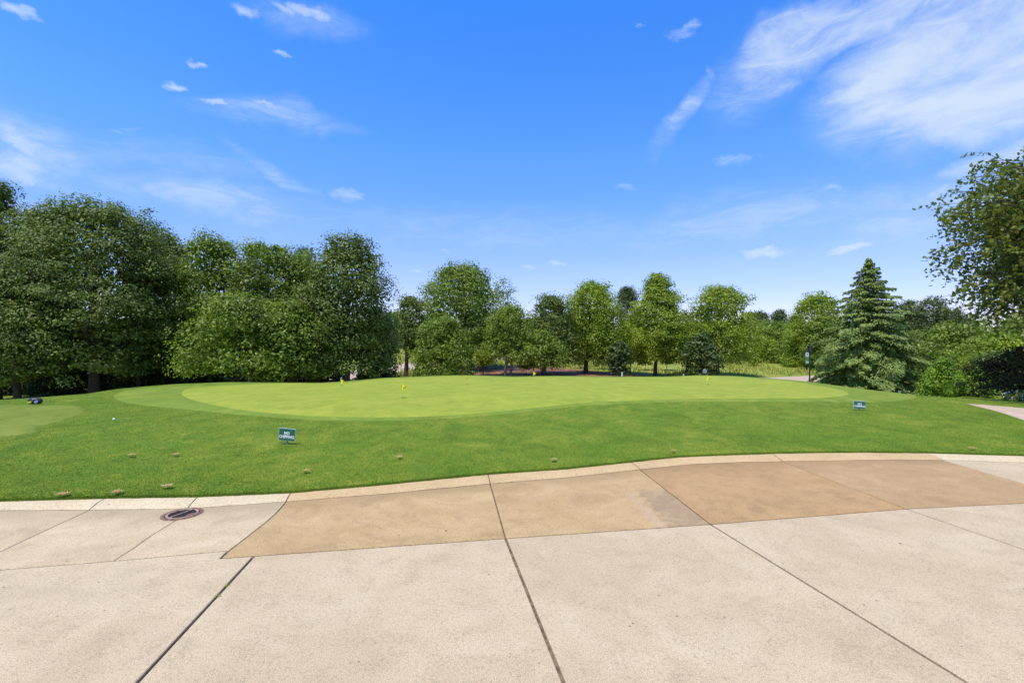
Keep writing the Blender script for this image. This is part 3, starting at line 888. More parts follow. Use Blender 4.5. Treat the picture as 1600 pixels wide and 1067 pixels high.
def tree(label, px, Yd, top, hw, bot, kind='mid', prof='round', dens=1.0, leaf=0.12, cr=None, name='broadleaf_tree', cat='tree',
         group=None, trunk_px=None, bark=BARK, r0=None, flat=0.55, up=0.55, inner=0.45, squash=1.0, ncon=22, narrow=0.68, amp=0.13, core=1.5, seed=None, multi=1):
    tree_n[0] += 1
    seed = seed or tree_n[0] * 13 + 5
    x = place(px, Yd)
    z = Zg(x, Yd) - 0.03
    top_z = CAMZ + (533 - top) / F * Yd
    bot_z = CAMZ + (533 - bot) / F * Yd
    H = top_z - z
    H0 = max(bot_z - z, 0.05)
    Rx = hw * 1.12 / F * Yd
    cr = cr or Rx * 0.24
    area = 2 * Rx * (H - H0) * 0.8
    leaf *= 0.96
    nleaf = dens * 4.6 * area / (leaf * leaf * narrow / 2)
    cl_area = math.pi * cr * cr * 0.55
    ncl = int(max(30, 9.0 * area / cl_area))
    lpc = nleaf / ncl
    Q, C = crown_quads(seed, H0, H, Rx, prof, ncl, lpc, cr, leaf, leaf * narrow, flat, Rx * squash, up, inner, amp=amp, core=core, core_s=0.27 * (Yd / 27) ** 0.5 if Yd > 16 else 0.12)
    e = empty(name, (x, Yd, z), label, cat, group)
    cr_o = link('crown', quads_mesh('crown', Q), LEAF[kind], e)
    tx = 0.0 if trunk_px is None else place(trunk_px, Yd) - x
    for k in range(multi):
        me = trunk_mesh(seed + k, H * 0.86, r0 or max(0.05, H * 0.02), C - np.array([tx, 0, 0]), ncon, lean=(-tx / H * 0.9))
        t = link('trunk' if name != 'shrub' else 'stem', me, bark, e)
        t.location = (tx + k * 0.45, 0.1 * k, 0)
    return e

# --- the tall dark wood on the left
G1 = 'tall trees of the dark wood on the left'
tree('tall tree cut by the left edge of the photo, highest crown of the left wood', -6, 25, 280, 44, 560, 'dark', 'oval', leaf=0.13, cr=0.75, group=G1, r0=0.2, amp=0.25)
tree('broad domed dark green tree, widest crown of the left wood, behind the small bag', 148, 24.0, 314, 132, 572, 'left', 'bell', leaf=0.125, cr=0.95, group=G1, trunk_px=147, r0=0.27, flat=0.42, ncon=30, squash=0.85)
tree('dark green tree between the broad domed tree and the twin-topped trees', 250, 28, 352, 62, 580, 'left', 'bell', leaf=0.14, cr=0.95, group=G1, trunk_px=217)
tree('dark tree crowding the left side of the broad domed tree', 28, 22.5, 395, 78, 590, 'left', 'dome', leaf=0.125, cr=0.85, group=G1, flat=0.42, r0=0.16)
tree('tall tree with pointed top, left one of the twin tops', 330, 27, 364, 62, 570, 'mid', 'block', leaf=0.14, cr=0.95, group=G1, r0=0.2, amp=0.22)
tree('tall tree with flat ragged top, right one of the twin tops', 418, 28, 370, 64, 570, 'mid', 'block', leaf=0.14, cr=1.0, group=G1, r0=0.2, amp=0.2)
tree('lighter green low tree standing in front of the twin-topped trees', 372, 22.5, 455, 88, 580, 'mid', 'dome', leaf=0.14, cr=0.75, group=G1, flat=0.5, r0=0.12)
tree('light green low tree in front, just right of the lighter low one', 452, 23.5, 470, 62, 586, 'mid', 'dome', leaf=0.14, cr=0.7, group=G1, flat=0.5, r0=0.1)
tree('narrow dark pine top showing between the twin tops and the big oak', 474, 34, 384, 34, 560, 'pine', 'cone', leaf=0.2, cr=0.6, name='pine_tree', group=G1, narrow=0.25, bark=BARK_P)
tree('big upright oak with rounded crown, rightmost tall tree of the left wood', 545, 25.5, 364, 64, 572, 'left', 'block', leaf=0.135, cr=0.85, group=G1, trunk_px=540, r0=0.24, amp=0.14, inner=0.5)
tree('dark smaller tree filling in left of the big upright oak', 497, 25, 440, 46, 582, 'left', 'oval', leaf=0.135, cr=0.65, group=G1, r0=0.12)
tree('low leafy tree at the foot of the big upright oak on its right side', 590, 27, 478, 34, 582, 'left', 'oval', leaf=0.14, cr=0.6, group=G1, r0=0.08)
tree('tall back tree whose top shows left of the broad domed tree', 72, 27, 326, 52, 570, 'dark', 'bell', leaf=0.15, cr=0.9, group=G1, r0=0.16)
tree('tall back tree filling the sky between the twin-topped trees and the big oak', 478, 29, 392, 50, 575, 'mid', 'bell', leaf=0.15, cr=0.9, group=G1, r0=0.16)
for px, Yd, lab, rr in ((218, 26, 'bare dark slim trunk, left of a thinner stem, in the left wood shade', 0.12), (229, 26.3, 'thin pale-edged stem beside the bare dark trunk in the left wood', 0.05), (391, 25.5, 'slim grey trunk standing in the shade below the light green low trees', 0.11)):
    x_ = place(px, Yd)
    e = empty('broadleaf_tree', (x_, Yd, Zg(x_, Yd)), lab, 'tree', G1)
    link('trunk', trunk_mesh(px, 6.5, rr, np.zeros((0, 3)), 0), BARK, e)
    Q_, C_ = crown_quads(px, 4.2, 7.2, 1.3, 'bell', 40, 40, 0.5, 0.13, 0.09, 0.5)
    link('crown', quads_mesh('crown', Q_), LEAF['dark'], e)
# understory bushes, added to keep the foot of the wood dark and closed
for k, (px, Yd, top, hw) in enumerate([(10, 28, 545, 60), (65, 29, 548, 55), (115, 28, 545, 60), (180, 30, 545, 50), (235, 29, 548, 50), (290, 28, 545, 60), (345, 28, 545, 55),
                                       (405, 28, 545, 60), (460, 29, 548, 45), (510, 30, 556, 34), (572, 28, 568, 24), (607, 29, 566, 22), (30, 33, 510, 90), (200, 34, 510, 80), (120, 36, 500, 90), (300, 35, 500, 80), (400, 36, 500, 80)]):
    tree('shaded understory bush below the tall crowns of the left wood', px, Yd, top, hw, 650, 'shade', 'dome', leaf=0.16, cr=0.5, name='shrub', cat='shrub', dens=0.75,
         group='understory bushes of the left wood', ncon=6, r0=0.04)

# --- the middle row behind the putting green
G2 = 'trees in a row behind the putting green'
tree('slender grey-green tree next to the gap at the end of the left wood', 641, 38, 457, 30, 548, 'left', 'oval', leaf=0.16, cr=0.8, group=G2, trunk_px=634, r0=0.2, amp=0.22, dens=0.8)
tree('largest round-topped tree in the middle, above the ivy mound', 722, 43, 408, 76, 555, 'mid', 'bell', leaf=0.18, cr=1.15, group=G2, trunk_px=735, r0=0.25, amp=0.2)
tree('tree with curved dark leaning trunk left of the ivy mound', 672, 39, 500, 28, 552, 'mid', 'oval', leaf=0.16, cr=0.7, group=G2, trunk_px=648, r0=0.28, dens=0.8)
tree('wide leafy mound tree with foliage down to the grass left of the mulch bed', 692, 35, 492, 50, 600, 'mid', 'dome', leaf=0.15, cr=0.75, group=G2, r0=0.1)
tree('small vase-shaped tree with two pale stems, right of the largest round tree', 797, 37, 476, 44, 556, 'mid', 'bell', leaf=0.15, cr=0.7, group=G2, trunk_px=788, multi=2, bark=BARK_L, r0=0.1)
tree('compact dark green tree with knobbly top between two lighter trees', 860, 39, 459, 46, 566, 'dark', 'dome', leaf=0.16, cr=0.85, group=G2, trunk_px=850, r0=0.2, bark=BARK_L)
tree('low green tree in front of the compact dark tree', 845, 36, 516, 42, 568, 'mid', 'dome', leaf=0.15, cr=0.6, group=G2, r0=0.06)
tree('light green tree with brushy flat top left of the pointed maple', 926, 41, 437, 50, 562, 'bright', 'bell', leaf=0.17, cr=0.85, group=G2, trunk_px=914, r0=0.2, flat=0.8, up=0.4)
tree('dark pine crown peeping up behind the gap left of the pointed maple', 980, 58, 444, 23, 520, 'pine', 'oval', leaf=0.25, cr=0.9, name='pine_tree', group=G2, bark=BARK_P, narrow=0.3, r0=0.15)
tree('tall pointed light green maple with clear straight trunk', 1028, 40, 425, 62, 560, 'bright', 'ovate', leaf=0.16, cr=0.75, group=G2, trunk_px=1024, r0=0.17, bark=BARK, flat=0.42)
tree('rounded light green tree at the right end of the row, above the magnolia', 1127, 40, 446, 56, 560, 'bright', 'bell', leaf=0.16, cr=0.85, group=G2, trunk_px=1120, r0=0.14, flat=0.45)
tree('large dark glossy magnolia bush under the rounded light green tree', 1096, 36.5, 520, 34, 586, 'magn', 'dome', leaf=0.2, cr=0.5, name='shrub', cat='shrub', ncon=8, r0=0.06)
tree('small dark magnolia bush narrowing to its foot left of the pointed maple', 968, 37, 532, 22, 581, 'magn', 'oval', leaf=0.2, cr=0.42, name='shrub', cat='shrub', ncon=8, r0=0.08)
tree('dark clipped bush touching the grass at the right foot of the leafy mound', 735, 33.5, 560, 10, 600, 'dark', 'dome', leaf=0.14, cr=0.3, name='shrub', cat='shrub', ncon=4, r0=0.03)
tree('small young tree with slim trunk on the mulch bed', 755, 38, 545, 15, 569, 'bright', 'round', leaf=0.14, cr=0.4, group=G2, r0=0.06, ncon=8)
tree('low bush with thin stems on the mulch below the compact dark tree', 822, 37, 560, 13, 574, 'mid', 'round', leaf=0.14, cr=0.35, name='shrub', cat='shrub', ncon=6, r0=0.03)
for px, top, lab in ((905, 552, 'dark low bush left of the brushy-topped tree trunk'), (940, 556, 'low dark bush right of the brushy-topped tree trunk'),
                     (1008, 546, 'dark round bush in the meadow left of the pointed maple trunk'), (1042, 544, 'dark round bush in the meadow right of the pointed maple trunk')):
    tree(lab, px, 47, top, 13, 566, 'dark', 'dome', leaf=0.17, cr=0.4, name='shrub', cat='shrub', ncon=5, r0=0.04)
tree('leafy bright bush below the gap between the brushy tree and the maple', 985, 43, 500, 30, 562, 'mid', 'dome', leaf=0.17, cr=0.6, name='shrub', cat='shrub', ncon=6, r0=0.06)
tree('leafy bush joining the pointed maple and the magnolia bush', 1072, 44, 500, 26, 562, 'mid', 'dome', leaf=0.17, cr=0.6, name='shrub', cat='shrub', ncon=6, r0=0.06)
# --- right of the row: meadow edge
G3 = 'wood edge beyond the meadow on the right'
tree('darkest far pine in the dip of the skyline, left one', 1188, 85, 485, 26, 545, 'pine', 'dome', leaf=0.32, cr=1.3, name='pine_tree', group=G3, bark=BARK_P, narrow=0.4)
tree('far pine at the middle of the skyline dip', 1218, 85, 483, 22, 545, 'pine', 'dome', leaf=0.32, cr=1.2, name='pine_tree', group=G3, bark=BARK_P, narrow=0.4)
tree('far tree at the right of the skyline dip', 1243, 80, 492, 22, 545, 'dark', 'dome', leaf=0.32, cr=1.2, group=G3)
tree('mid green tree before the skyline dip', 1205, 66, 500, 42, 560, 'mid', 'round', leaf=0.26, cr=1.0, group=G3)
tree('light young tree at the meadow edge right of the row', 1192, 56, 525, 28, 566, 'bright', 'dome', leaf=0.22, cr=0.8, group=G3)
tree('fresh green bush at the meadow edge, second from the row', 1225, 54, 530, 26, 572, 'mid', 'dome', leaf=0.2, cr=0.7, name='shrub', cat='shrub', group=G3)
tree('tall loose light green tree just left of the silver cedar', 1276, 50, 456, 44, 560, 'bright', 'round', leaf=0.2, cr=0.9, group=G3, r0=0.16, dens=0.8, amp=0.22)
tree('lower light tree left of the banner lamp post', 1248, 50, 500, 26, 574, 'bright', 'dome', leaf=0.2, cr=0.7, group=G3)
tree('tree filling the space behind the banner lamp post', 1285, 46, 490, 34, 578, 'mid', 'dome', leaf=0.19, cr=0.8, group=G3)
for k, (px, Yd, top, hw, lab) in enumerate([(1178, 50, 555, 8, 'small green bush on the meadow nearest the row of trees'), (1235, 49, 556, 14, 'small green bush on the meadow left of the banner lamp post')]):
    tree(lab, px, Yd, top, hw, 575, 'bright', 'dome', leaf=0.17, cr=0.35, name='shrub', cat='shrub', ncon=5, r0=0.03)
# --- right of the cedar
G4 = 'wood behind the box bushes on the right'
tree('leftmost of the dark pines rising right of the silver cedar', 1425, 52, 466, 26, 540, 'pine', 'round', leaf=0.26, cr=0.75, name='pine_tree', group=G4, bark=BARK_P, narrow=0.28, dens=0.75, up=0.3, core=0.7)
tree('middle one of the dark pines rising right of the silver cedar', 1458, 52, 462, 24, 540, 'pine', 'round', leaf=0.26, cr=0.7, name='pine_tree', group=G4, bark=BARK_P, narrow=0.28, dens=0.7, up=0.3, core=0.7)
tree('rightmost of the dark pines, with lower top, right of the silver cedar', 1488, 54, 482, 22, 545, 'pine', 'round', leaf=0.26, cr=0.7, name='pine_tree', group=G4, bark=BARK_P, narrow=0.28, dens=0.75, up=0.3, core=0.7)
tree('wide soft mid green tree above the box bushes', 1490, 34, 503, 66, 600, 'mid', 'dome', leaf=0.16, cr=0.8, group=G4, flat=0.4)
tree('mid green tree between the cedar and the soft tree above the box bushes', 1430, 36, 515, 34, 600, 'mid', 'dome', leaf=0.17, cr=0.7, group=G4)
tree('green tree below the hanging branches at the right edge', 1570, 26, 515, 56, 600, 'bright', 'dome', leaf=0.14, cr=0.6, group=G4, flat=0.4)
tree('far pale green tree at the right edge behind the hanging branches', 1600, 48, 492, 50, 580, 'mid', 'dome', leaf=0.22, cr=0.9, group=G4)
tree('larger glossy cone-shaped box bush right of the silver cedar', 1474, 19.5, 556, 38, 625, 'box', 'cone', leaf=0.085, cr=0.26, name='shrub', cat='shrub', ncon=8, r0=0.05, dens=1.1, amp=0.08, inner=0.6)
tree('smaller glossy box bush, right neighbour of the cone-shaped one', 1519, 18, 572, 30, 632, 'box', 'dome', leaf=0.08, cr=0.22, name='shrub', cat='shrub', ncon=8, r0=0.05, dens=1.1, amp=0.1, inner=0.6)
tree('shaded laurel bush behind the smaller box bush', 1556, 19, 548, 34, 636, 'dark', 'dome', leaf=0.11, cr=0.35, name='shrub', cat='shrub', ncon=8, r0=0.05)
tree('near-black maroon leaved tree at the right edge above the path', 1625, 14.8, 538, 92, 612, 'black', 'dome', leaf=0.07, cr=0.42, group=None, dens=0.9, flat=0.35, amp=0.3)
tree('low mixed hedge filling behind the maroon tree at the right edge', 1600, 20, 570, 60, 640, 'dark', 'dome', leaf=0.11, cr=0.4, name='shrub', cat='shrub', ncon=8)

# low bush with white flowers by the path
fx, fy = place(1597, 12.9), 12.9
e = empty('flowering_shrub', (fx, fy, Zg(fx, fy)), 'low rounded bush dotted with white flowers beside the path at the right edge', 'shrub')
Q, C = crown_quads(501, 0.0, 0.27, 0.52, 'dome', 60, 60, 0.13, 0.05, 0.03, 0.8, 0.3, core_s=0.06)
link('foliage', quads_mesh('foliage', Q), LEAF['dark'], e)
r_ = np.random.default_rng(3)
th = r_.random(46) * 6.28; t = r_.random(46)
c = np.column_stack([np.cos(th) * 0.53 * PROF['dome'](t * 0.9), np.sin(th) * 0.32 * PROF['dome'](t * 0.9), 0.04 + t * 0.25])
Q = np.concatenate([leaf_quads(c + 0.01 * r_.standard_normal(c.shape), unit(r_.standard_normal(c.shape) + [0, -1, 1]), 0.03, 0.026, r_) for _ in range(4)])
link('flowers', quads_mesh('flowers', Q), flat_mat('white_petals', (0.62, 0.60, 0.52), 0.6), e)['kind'] = 'stuff'

# --- the silver-green cedar
def cedar(px, Yd, top, hw, bot, label):
    r = np.random.default_rng(77)
    x = place(px, Yd); z = Zg(x, Yd) - 0.05
    H = CAMZ + (533 - top) / F * Yd - z
    Rx = hw / F * Yd
    e = empty('cedar_tree', (x, Yd, z), label, 'tree')
    V, Fs = [], []
    tube_into(V, Fs, [(0, 0, -0.3), (0.03, 0, H * 0.3), (0, 0.03, H * 0.7), (0, 0, H * 0.995)], [0.24, 0.16, 0.07, 0.01], 9)
    Qs = []
    nb = 290
    for i in range(nb):
        t = (i + 0.5) / nb
        t = t ** 1.35
        t = 0.02 + 0.97 * t
        a = i * 2.39996 + r.random() * 0.5
        Lb = Rx * min(1.0, 1.5 * (1 - t)) ** 0.92 * (0.62 + 0.30 * r.random() + (0.28 if r.random() < 0.28 else 0.0)) * (1 + 0.10 * math.sin(3 * a + 9 * t)) * (1.0 if t > 0.10 else 0.88) + 0.14 * (1 - t) + 0.03
        zz = H * t
        d = np.array([math.cos(a), math.sin(a), 0]); s_ = np.array([-d[1], d[0], 0])
        rise = 0.20 * (0.35 + t); droop = 0.36 * (1.15 - t) + 0.10 * r.random()
        def pt(s): return d * (Lb * s) + np.array([0, 0, zz + Lb * (rise * s - droop * s * s)])
        tube_into(V, Fs, [pt(0), pt(0.35), pt(0.7), pt(1.0)], [0.022 + 0.02 * (1 - t), 0.018, 0.012, 0.005], 4)
        m = int(50 + 480 * (Lb / Rx) ** 1.3)
        s = 0.18 + 0.84 * r.random(m) ** 0.75
        wdt = (0.24 * Lb * np.sin(np.pi * np.clip(s, 0, 1) ** 0.8) ** 0.8 + 0.05)
        q = (r.random(m) * 2 - 1)
        base = np.stack([pt(v) for v in s])
        base = base + s_ * (q * wdt)[:, None]
        base[:, 2] -= 0.10 * np.abs(q) * wdt + np.abs(r.standard_normal(m)) * 0.075
        dirv = unit(d * 1.0 + s_ * (q * 0.9)[:, None] + np.array([0, 0, -0.5]) + 0.4 * r.standard_normal((m, 3)))
        nn = unit(np.array([0, 0, 1.0]) + d * 0.25 + 0.45 * r.standard_normal((m, 3)))
        wv_ = unit(np.cross(nn, dirv))
        L_ = 0.17 * (1 - 0.4 * t) * (0.6 + 0.7 * r.random(m))[:, None]; W_ = 0.032 * (0.7 + 0.6 * r.random(m))[:, None]
        Qs.append(np.stack([base - dirv * L_ / 2, base + wv_ * W_, base + dirv * L_ / 2 - np.array([0, 0, 0.02]), base - wv_ * W_], 1))
    link('crown', quads_mesh('crown', np.concatenate(Qs)), LEAF['cedar'], e)
    link('trunk', mesh_np('trunk', np.concatenate(V), np.array(Fs)), BARK, e)
cedar(1357, 26.5, 401, 80, 612, 'conical silver-green cedar with tiered drooping branches, right of the lamp post')

# --- near tree with hanging branches at the right edge
def hanging(label):
    r = np.random.default_rng(21)
    tx, ty = 16.35, 12.2
    z0 = Zg(tx, ty)
    e = empty('hanging_tree', (tx, ty, z0), label, 'tree')
    V, Fs = [], []
    tube_into(V, Fs, [(0, 0, -0.3), (0.05, 0, 1.2), (-0.05, 0.05, 3.0), (0, 0, 5.6)], [0.24, 0.18, 0.13, 0.04], 10)
    Qs = []
    cz = 4.45
    for i in range(760):
        th = r.random() * 2 * np.pi
        ph = math.asin(-0.72 + 1.7 * r.random())
        k = 0.62 + 0.42 * r.random()
        cph = math.cos(ph) ** 0.62
        end = np.array([math.cos(th) * cph * 4.75 * k, math.sin(th) * cph * 3.6 * k, cz + math.sin(ph) * 3.0 * k - z0])
        s0 = np.array([0, 0, 1.9 + 0.55 * (end[2] - 1.2) + 0.3 * r.random()])
        s0[2] = min(max(s0[2], 1.6), 5.2)
        mid = (s0 + end) / 2 + np.array([0, 0, 0.5 + 0.3 * r.random()]) + 0.25 * r.standard_normal(3)
        ts_ = np.linspace(0, 1, 7)[:, None]
        b = (1 - ts_) ** 2 * s0 + 2 * ts_ * (1 - ts_) * mid + ts_ ** 2 * end
        tube_into(V, Fs, b, np.linspace(0.035, 0.004, 7), 4)
        od = unit((end - s0)[None])[0]
        for j in range(11):
            s = 0.34 + 0.68 * (j + r.random()) / 11
            s = min(s, 1.0)
            p = (1 - s) ** 2 * s0 + 2 * s * (1 - s) * mid + s * s * end
            tw = unit((od * 0.6 + 0.6 * r.standard_normal(3) + np.array([0, 0, -0.75]))[None])[0]
            Lt = 0.34 + 0.46 * r.random()
            n = 13
            q = np.linspace(0.05, 1, n)
            P_ = p + tw * (q * Lt)[:, None] + np.array([0, 0, -0.30 * Lt]) * (q ** 2)[:, None] + 0.035 * r.standard_normal((n, 3))
            nn = unit(np.array([0, 0, 0.6]) + 0.8 * r.standard_normal((n, 3)))
            Qs.append(leaf_quads(P_, nn, 0.118, 0.078, r))
            if j % 3 == 0:
                tube_into(V, Fs, [p, p + tw * Lt * 0.5 + np.array([0, 0, -0.05 * Lt]), p + tw * Lt + np.array([0, 0, -0.3 * Lt])], [0.005, 0.004, 0.002], 3)
    link('crown', quads_mesh('crown', np.concatenate(Qs)), LEAF['hang'], e)
    link('trunk', mesh_np('trunk', np.concatenate(V), np.array(Fs)), BARK, e)
hanging('near tree with drooping olive-green branches entering at the right edge against the sky')

# --- far woodland closing the horizon
r_ = np.random.default_rng(5)
protos = [crown_quads(900 + k, 0.1, 9.0, 3.6, ('dome', 'round', 'cone')[k % 3], 60, 34, 1.0, 0.42, 0.3, 0.6, core=1.2, core_s=0.8)[0] for k in range(5)]
allq = []
for k in range(150):
    a = -0.95 + 1.9 * (k + r_.random()) / 150
    Yd = 92 + 40 * r_.random()
    x = math.tan(a) * Yd
    sc = (0.55 + 0.35 * r_.random()) * (1.0 if a < 0.2 else 0.82)
    rot = r_.random() * 6.28
    q = protos[k % 5] * sc
    cth, sth = math.cos(rot), math.sin(rot)
    q2 = q.copy()
    q2[..., 0] = q[..., 0] * cth - q[..., 1] * sth + x
    q2[..., 1] = q[..., 0] * sth + q[..., 1] * cth + Yd
    q2[..., 2] = q[..., 2] + Zg(x, Yd) - 0.2
    allq.append(q2)
tag(link('far_woodland', quads_mesh('far_woodland', np.concatenate(allq)), LEAF['mid']),
    'distant green woodland closing the view behind the meadow', 'woodland', kind='stuff')

# --- tall meadow grass beyond the green
n = 26000
yy = 34 + 44 * r_.random(n) ** 1.3; xx = (r_.random(n) * 1.0 - 0.28) * yy
dn = np.sin(xx * 0.5) * np.sin(yy * 0.33 + 1) + 0.5 * r_.standard_normal(n)
xx = xx[dn > -0.3]; yy = yy[dn > -0.3]
zz = ground(xx, yy); n = len(xx)
hh = 0.16 + 0.28 * r_.random(n)
a = r_.random(n) * 6.28
b0 = np.column_stack([xx, yy, zz])
dd = np.column_stack([np.cos(a) * 0.05, np.sin(a) * 0.05, np.zeros(n)])
tp = b0 + np.column_stack([0.1 * r_.standard_normal(n), 0.1 * r_.standard_normal(n), hh])
def off_road(x, y):
    s = np.ones(len(x), bool)
    rc = np.array([(70, 44), (40, 41.0), (29, 39.0), (23, 37.8), (18.5, 35.8), (14, 33.0), (6, 30.5)])
    for a_, b_ in zip(rc[:-1], rc[1:]):
        d = b_ - a_; t = np.clip(((x - a_[0]) * d[0] + (y - a_[1]) * d[1]) / (d @ d), 0, 1)
        s &= np.hypot(x - a_[0] - t * d[0], y - a_[1] - t * d[1]) > 2.9
    s &= ~((np.abs(x - 4) < 9) & (y < 45))
    return s
ok = off_road(xx, yy)
Vm = np.stack([b0 - dd, b0 + dd, tp], 1)[ok].reshape(-1, 3)
tag(link('meadow_grass', mesh_np('meadow_grass', Vm, np.arange(len(Vm)).reshape(-1, 3)),
         blade_mat('meadow_blade', [(0.36, 0.37, 0.05), (0.48, 0.42, 0.08), (0.26, 0.34, 0.04), (0.58, 0.42, 0.14)])),
    'rough yellow-green grass growing in the meadow behind the trees', 'grass', kind='stuff')

# ------------------------------------------------------------------ signs
GREEN_P = flat_mat('sign_green', (0.020, 0.130, 0.075), 0.4, 0.5)
SILVER = flat_mat('sign_border', (0.50, 0.52, 0.50), 0.4, 0.5)
WHITE = flat_mat('letter_white', (0.82, 0.78, 0.74), 0.5, 0.4, 0.04)
POSTG = flat_mat('stake_grey', (0.16, 0.20, 0.19), 0.6)
BLACK = flat_mat('black_metal', (0.018, 0.018, 0.022), 0.45, 0.5)
def text_mesh(s, size, bold=0.0, ext=0.0008):
    cu = bpy.data.curves.new('lettering', 'FONT')
    cu.body = s; cu.size = size; cu.align_x = 'CENTER'; cu.align_y = 'CENTER'
    cu.extrude = ext; cu.offset = bold; cu.resolution_u = 3
    o = bpy.data.objects.new('lettering_tmp', cu); COL.objects.link(o)
    bpy.context.view_layer.update()
    me = bpy.data.meshes.new_from_object(o.evaluated_get(bpy.context.evaluated_depsgraph_get()))
    bpy.data.objects.remove(o); bpy.data.curves.remove(cu)
    me.materials.clear()
    me.name = 'lettering'
    return me
def chip_sign(px, py, wpx, hpx, postpx, yaw, roll, label):
    x, y = hit(px, py)
    k = y / F
    w_, h_, p_ = wpx * k / math.cos(yaw), hpx * k, postpx * k
    e = empty('lawn_sign', (x, y, Zg(x, y)), label, 'sign', 'small green no chipping signs on the lawn', yaw)
    M = Matrix.Rotation(roll, 4, 'Y')
    zc = p_ + h_ / 2
    T_ = Matrix.Translation((0, 0, zc)) @ M
    bm = bmesh.new(); box(bm, 0, 0, 0, w_, 0.010, h_, 0.002, T_); link('border', bm_mesh('border', bm), SILVER, e)
    bm = bmesh.new(); box(bm, 0, -0.0065, 0, w_ - 0.016, 0.004, h_ - 0.016, 0, T_); link('panel', bm_mesh('panel', bm), GREEN_P, e)
    bm = bmesh.new(); box(bm, 0, 0.011, (zc + 0.02) / 2 - 0.06, 0.024, 0.012, zc + 0.06, 0.002); link('stake', bm_mesh('stake', bm), POSTG, e)
    for s, dz, sz in (('NO', 0.10, 0.265), ('CHIPPING', -0.19, 0.265)):
        me = text_mesh(s, h_ * sz, h_ * 0.010)
        wd = max(v.co.x for v in me.vertices) - min(v.co.x for v in me.vertices)
        fx_ = min(1.25, (w_ * 0.89) / wd) if s == 'CHIPPING' else 1.1
        Mt = T_ @ Matrix.Translation((0, -0.0092, dz * h_)) @ Matrix.Rotation(R(90), 4, 'X') @ Matrix.Diagonal((fx_, 1.18, 1, 1))
        me.transform(Mt)
        link('lettering', me, WHITE, e)
chip_sign(448.5, 694, 27, 19.5, 6.0, R(-4), R(4.5), 'green NO CHIPPING sign tilted on its stake, nearer one at the left')
chip_sign(1343, 640.5, 16.5, 12.0, 2.5, R(-14), R(3), 'NO CHIPPING sign half sunk in grass at the right end of the green')

# ------------------------------------------------------------------ practice flags
YEL = flat_mat('flag_yellow', (0.90, 0.78, 0.02), 0.6, 0.3, 0.06)
STICK = flat_mat('stick_yellow', (0.62, 0.62, 0.20), 0.5)
DARKC = flat_mat('cup_dark', (0.03, 0.035, 0.02), 0.9)
def flag(px, ytop, ybase, label, fw=7, face=0.0, digit=None, flip=1):
    if ybase is None:
        ysurf = hit(px, 589)[1] + 1.0
        x, y = place(px, ysurf), ysurf
        top_z = CAMZ + (533 - ytop) / F * y
        h = top_z - Zg(x, y)
    else:
        x, y = hit(px, ybase)
        h = (ybase - ytop) * y / F
    k = y / F
    e = empty('practice_flag', (x, y, Zg(x, y)), label, 'golf flag', 'small yellow practice flags on the putting green', face)
    bm = bmesh.new(); cyl(bm, 0, 0, 0.0, h, 0.006, 0.005, 8); cyl(bm, 0, 0, h, h + 0.012, 0.009, 0.006, 8)
    link('stick', bm_mesh('stick', bm), STICK, e)
    # drooping cloth: a rippled pennant with thickness
    fwid, fh = fw * k, fw * k * 1.15
    bm = bmesh.new()
    nu, nv = 7, 5
    for side in (0, 1):
        grid = []
        for i in range(nu):
            u = i / (nu - 1)
            row = []
            for j in range(nv):
                v = j / (nv - 1)
                hx = flip * fwid * u
                hz = h - 0.004 - fh * (v * (1 - 0.55 * u)) - fh * 0.38 * u ** 1.4
                hy = 0.010 * math.sin(u * 7 + v * 2) + (0.0015 if side else -0.0015)
                row.append(bm.verts.new((hx, hy, hz)))
            grid.append(row)
        for i in range(nu - 1):
            for j in range(nv - 1):
                q = [grid[i][j], grid[i + 1][j], grid[i + 1][j + 1], grid[i][j + 1]]
                bm.faces.new(q if side == 0 else q[::-1])
    link('flag_cloth', bm_mesh('flag_cloth', bm), YEL, e)
    if digit:
        me = text_mesh(digit, fh * 0.5, 0.0)
        me.transform(Matrix.Translation((flip * fwid * 0.42, -0.016, h - fh * 0.58)) @ Matrix.Rotation(R(90), 4, 'X'))
        link('lettering', me, DARKC, e)
    if ybase is not None:
        bm = bmesh.new()
        bmesh.ops.create_circle(bm, cap_ends=True, segments=24, radius=0.054, matrix=Matrix.Translation((0.05, 0, 0.026)))
        link('cup', bm_mesh('cup', bm), DARKC, e)  # flat disc above the turf, its dark colour is the hole's painted shade
flag(627, 599.5, 622.5, 'nearest yellow practice flag, left of centre, with dark cup at its foot', 8, 0.2, '4')
flag(532, 592, 602.5, 'tiny yellow flag before the trunk of the big upright oak', 6, 0.5)
flag(728, 586.5, 601.5, 'faint yellow flag just right of the leafy mound tree', 5, 0.9)
flag(833, 580, None, 'yellow flag poking over the brow below the compact dark tree', 5, 0.4)
flag(1104, 587, 601.5, 'yellow flag on a thin stick in front of the large magnolia bush', 6, 0.3)

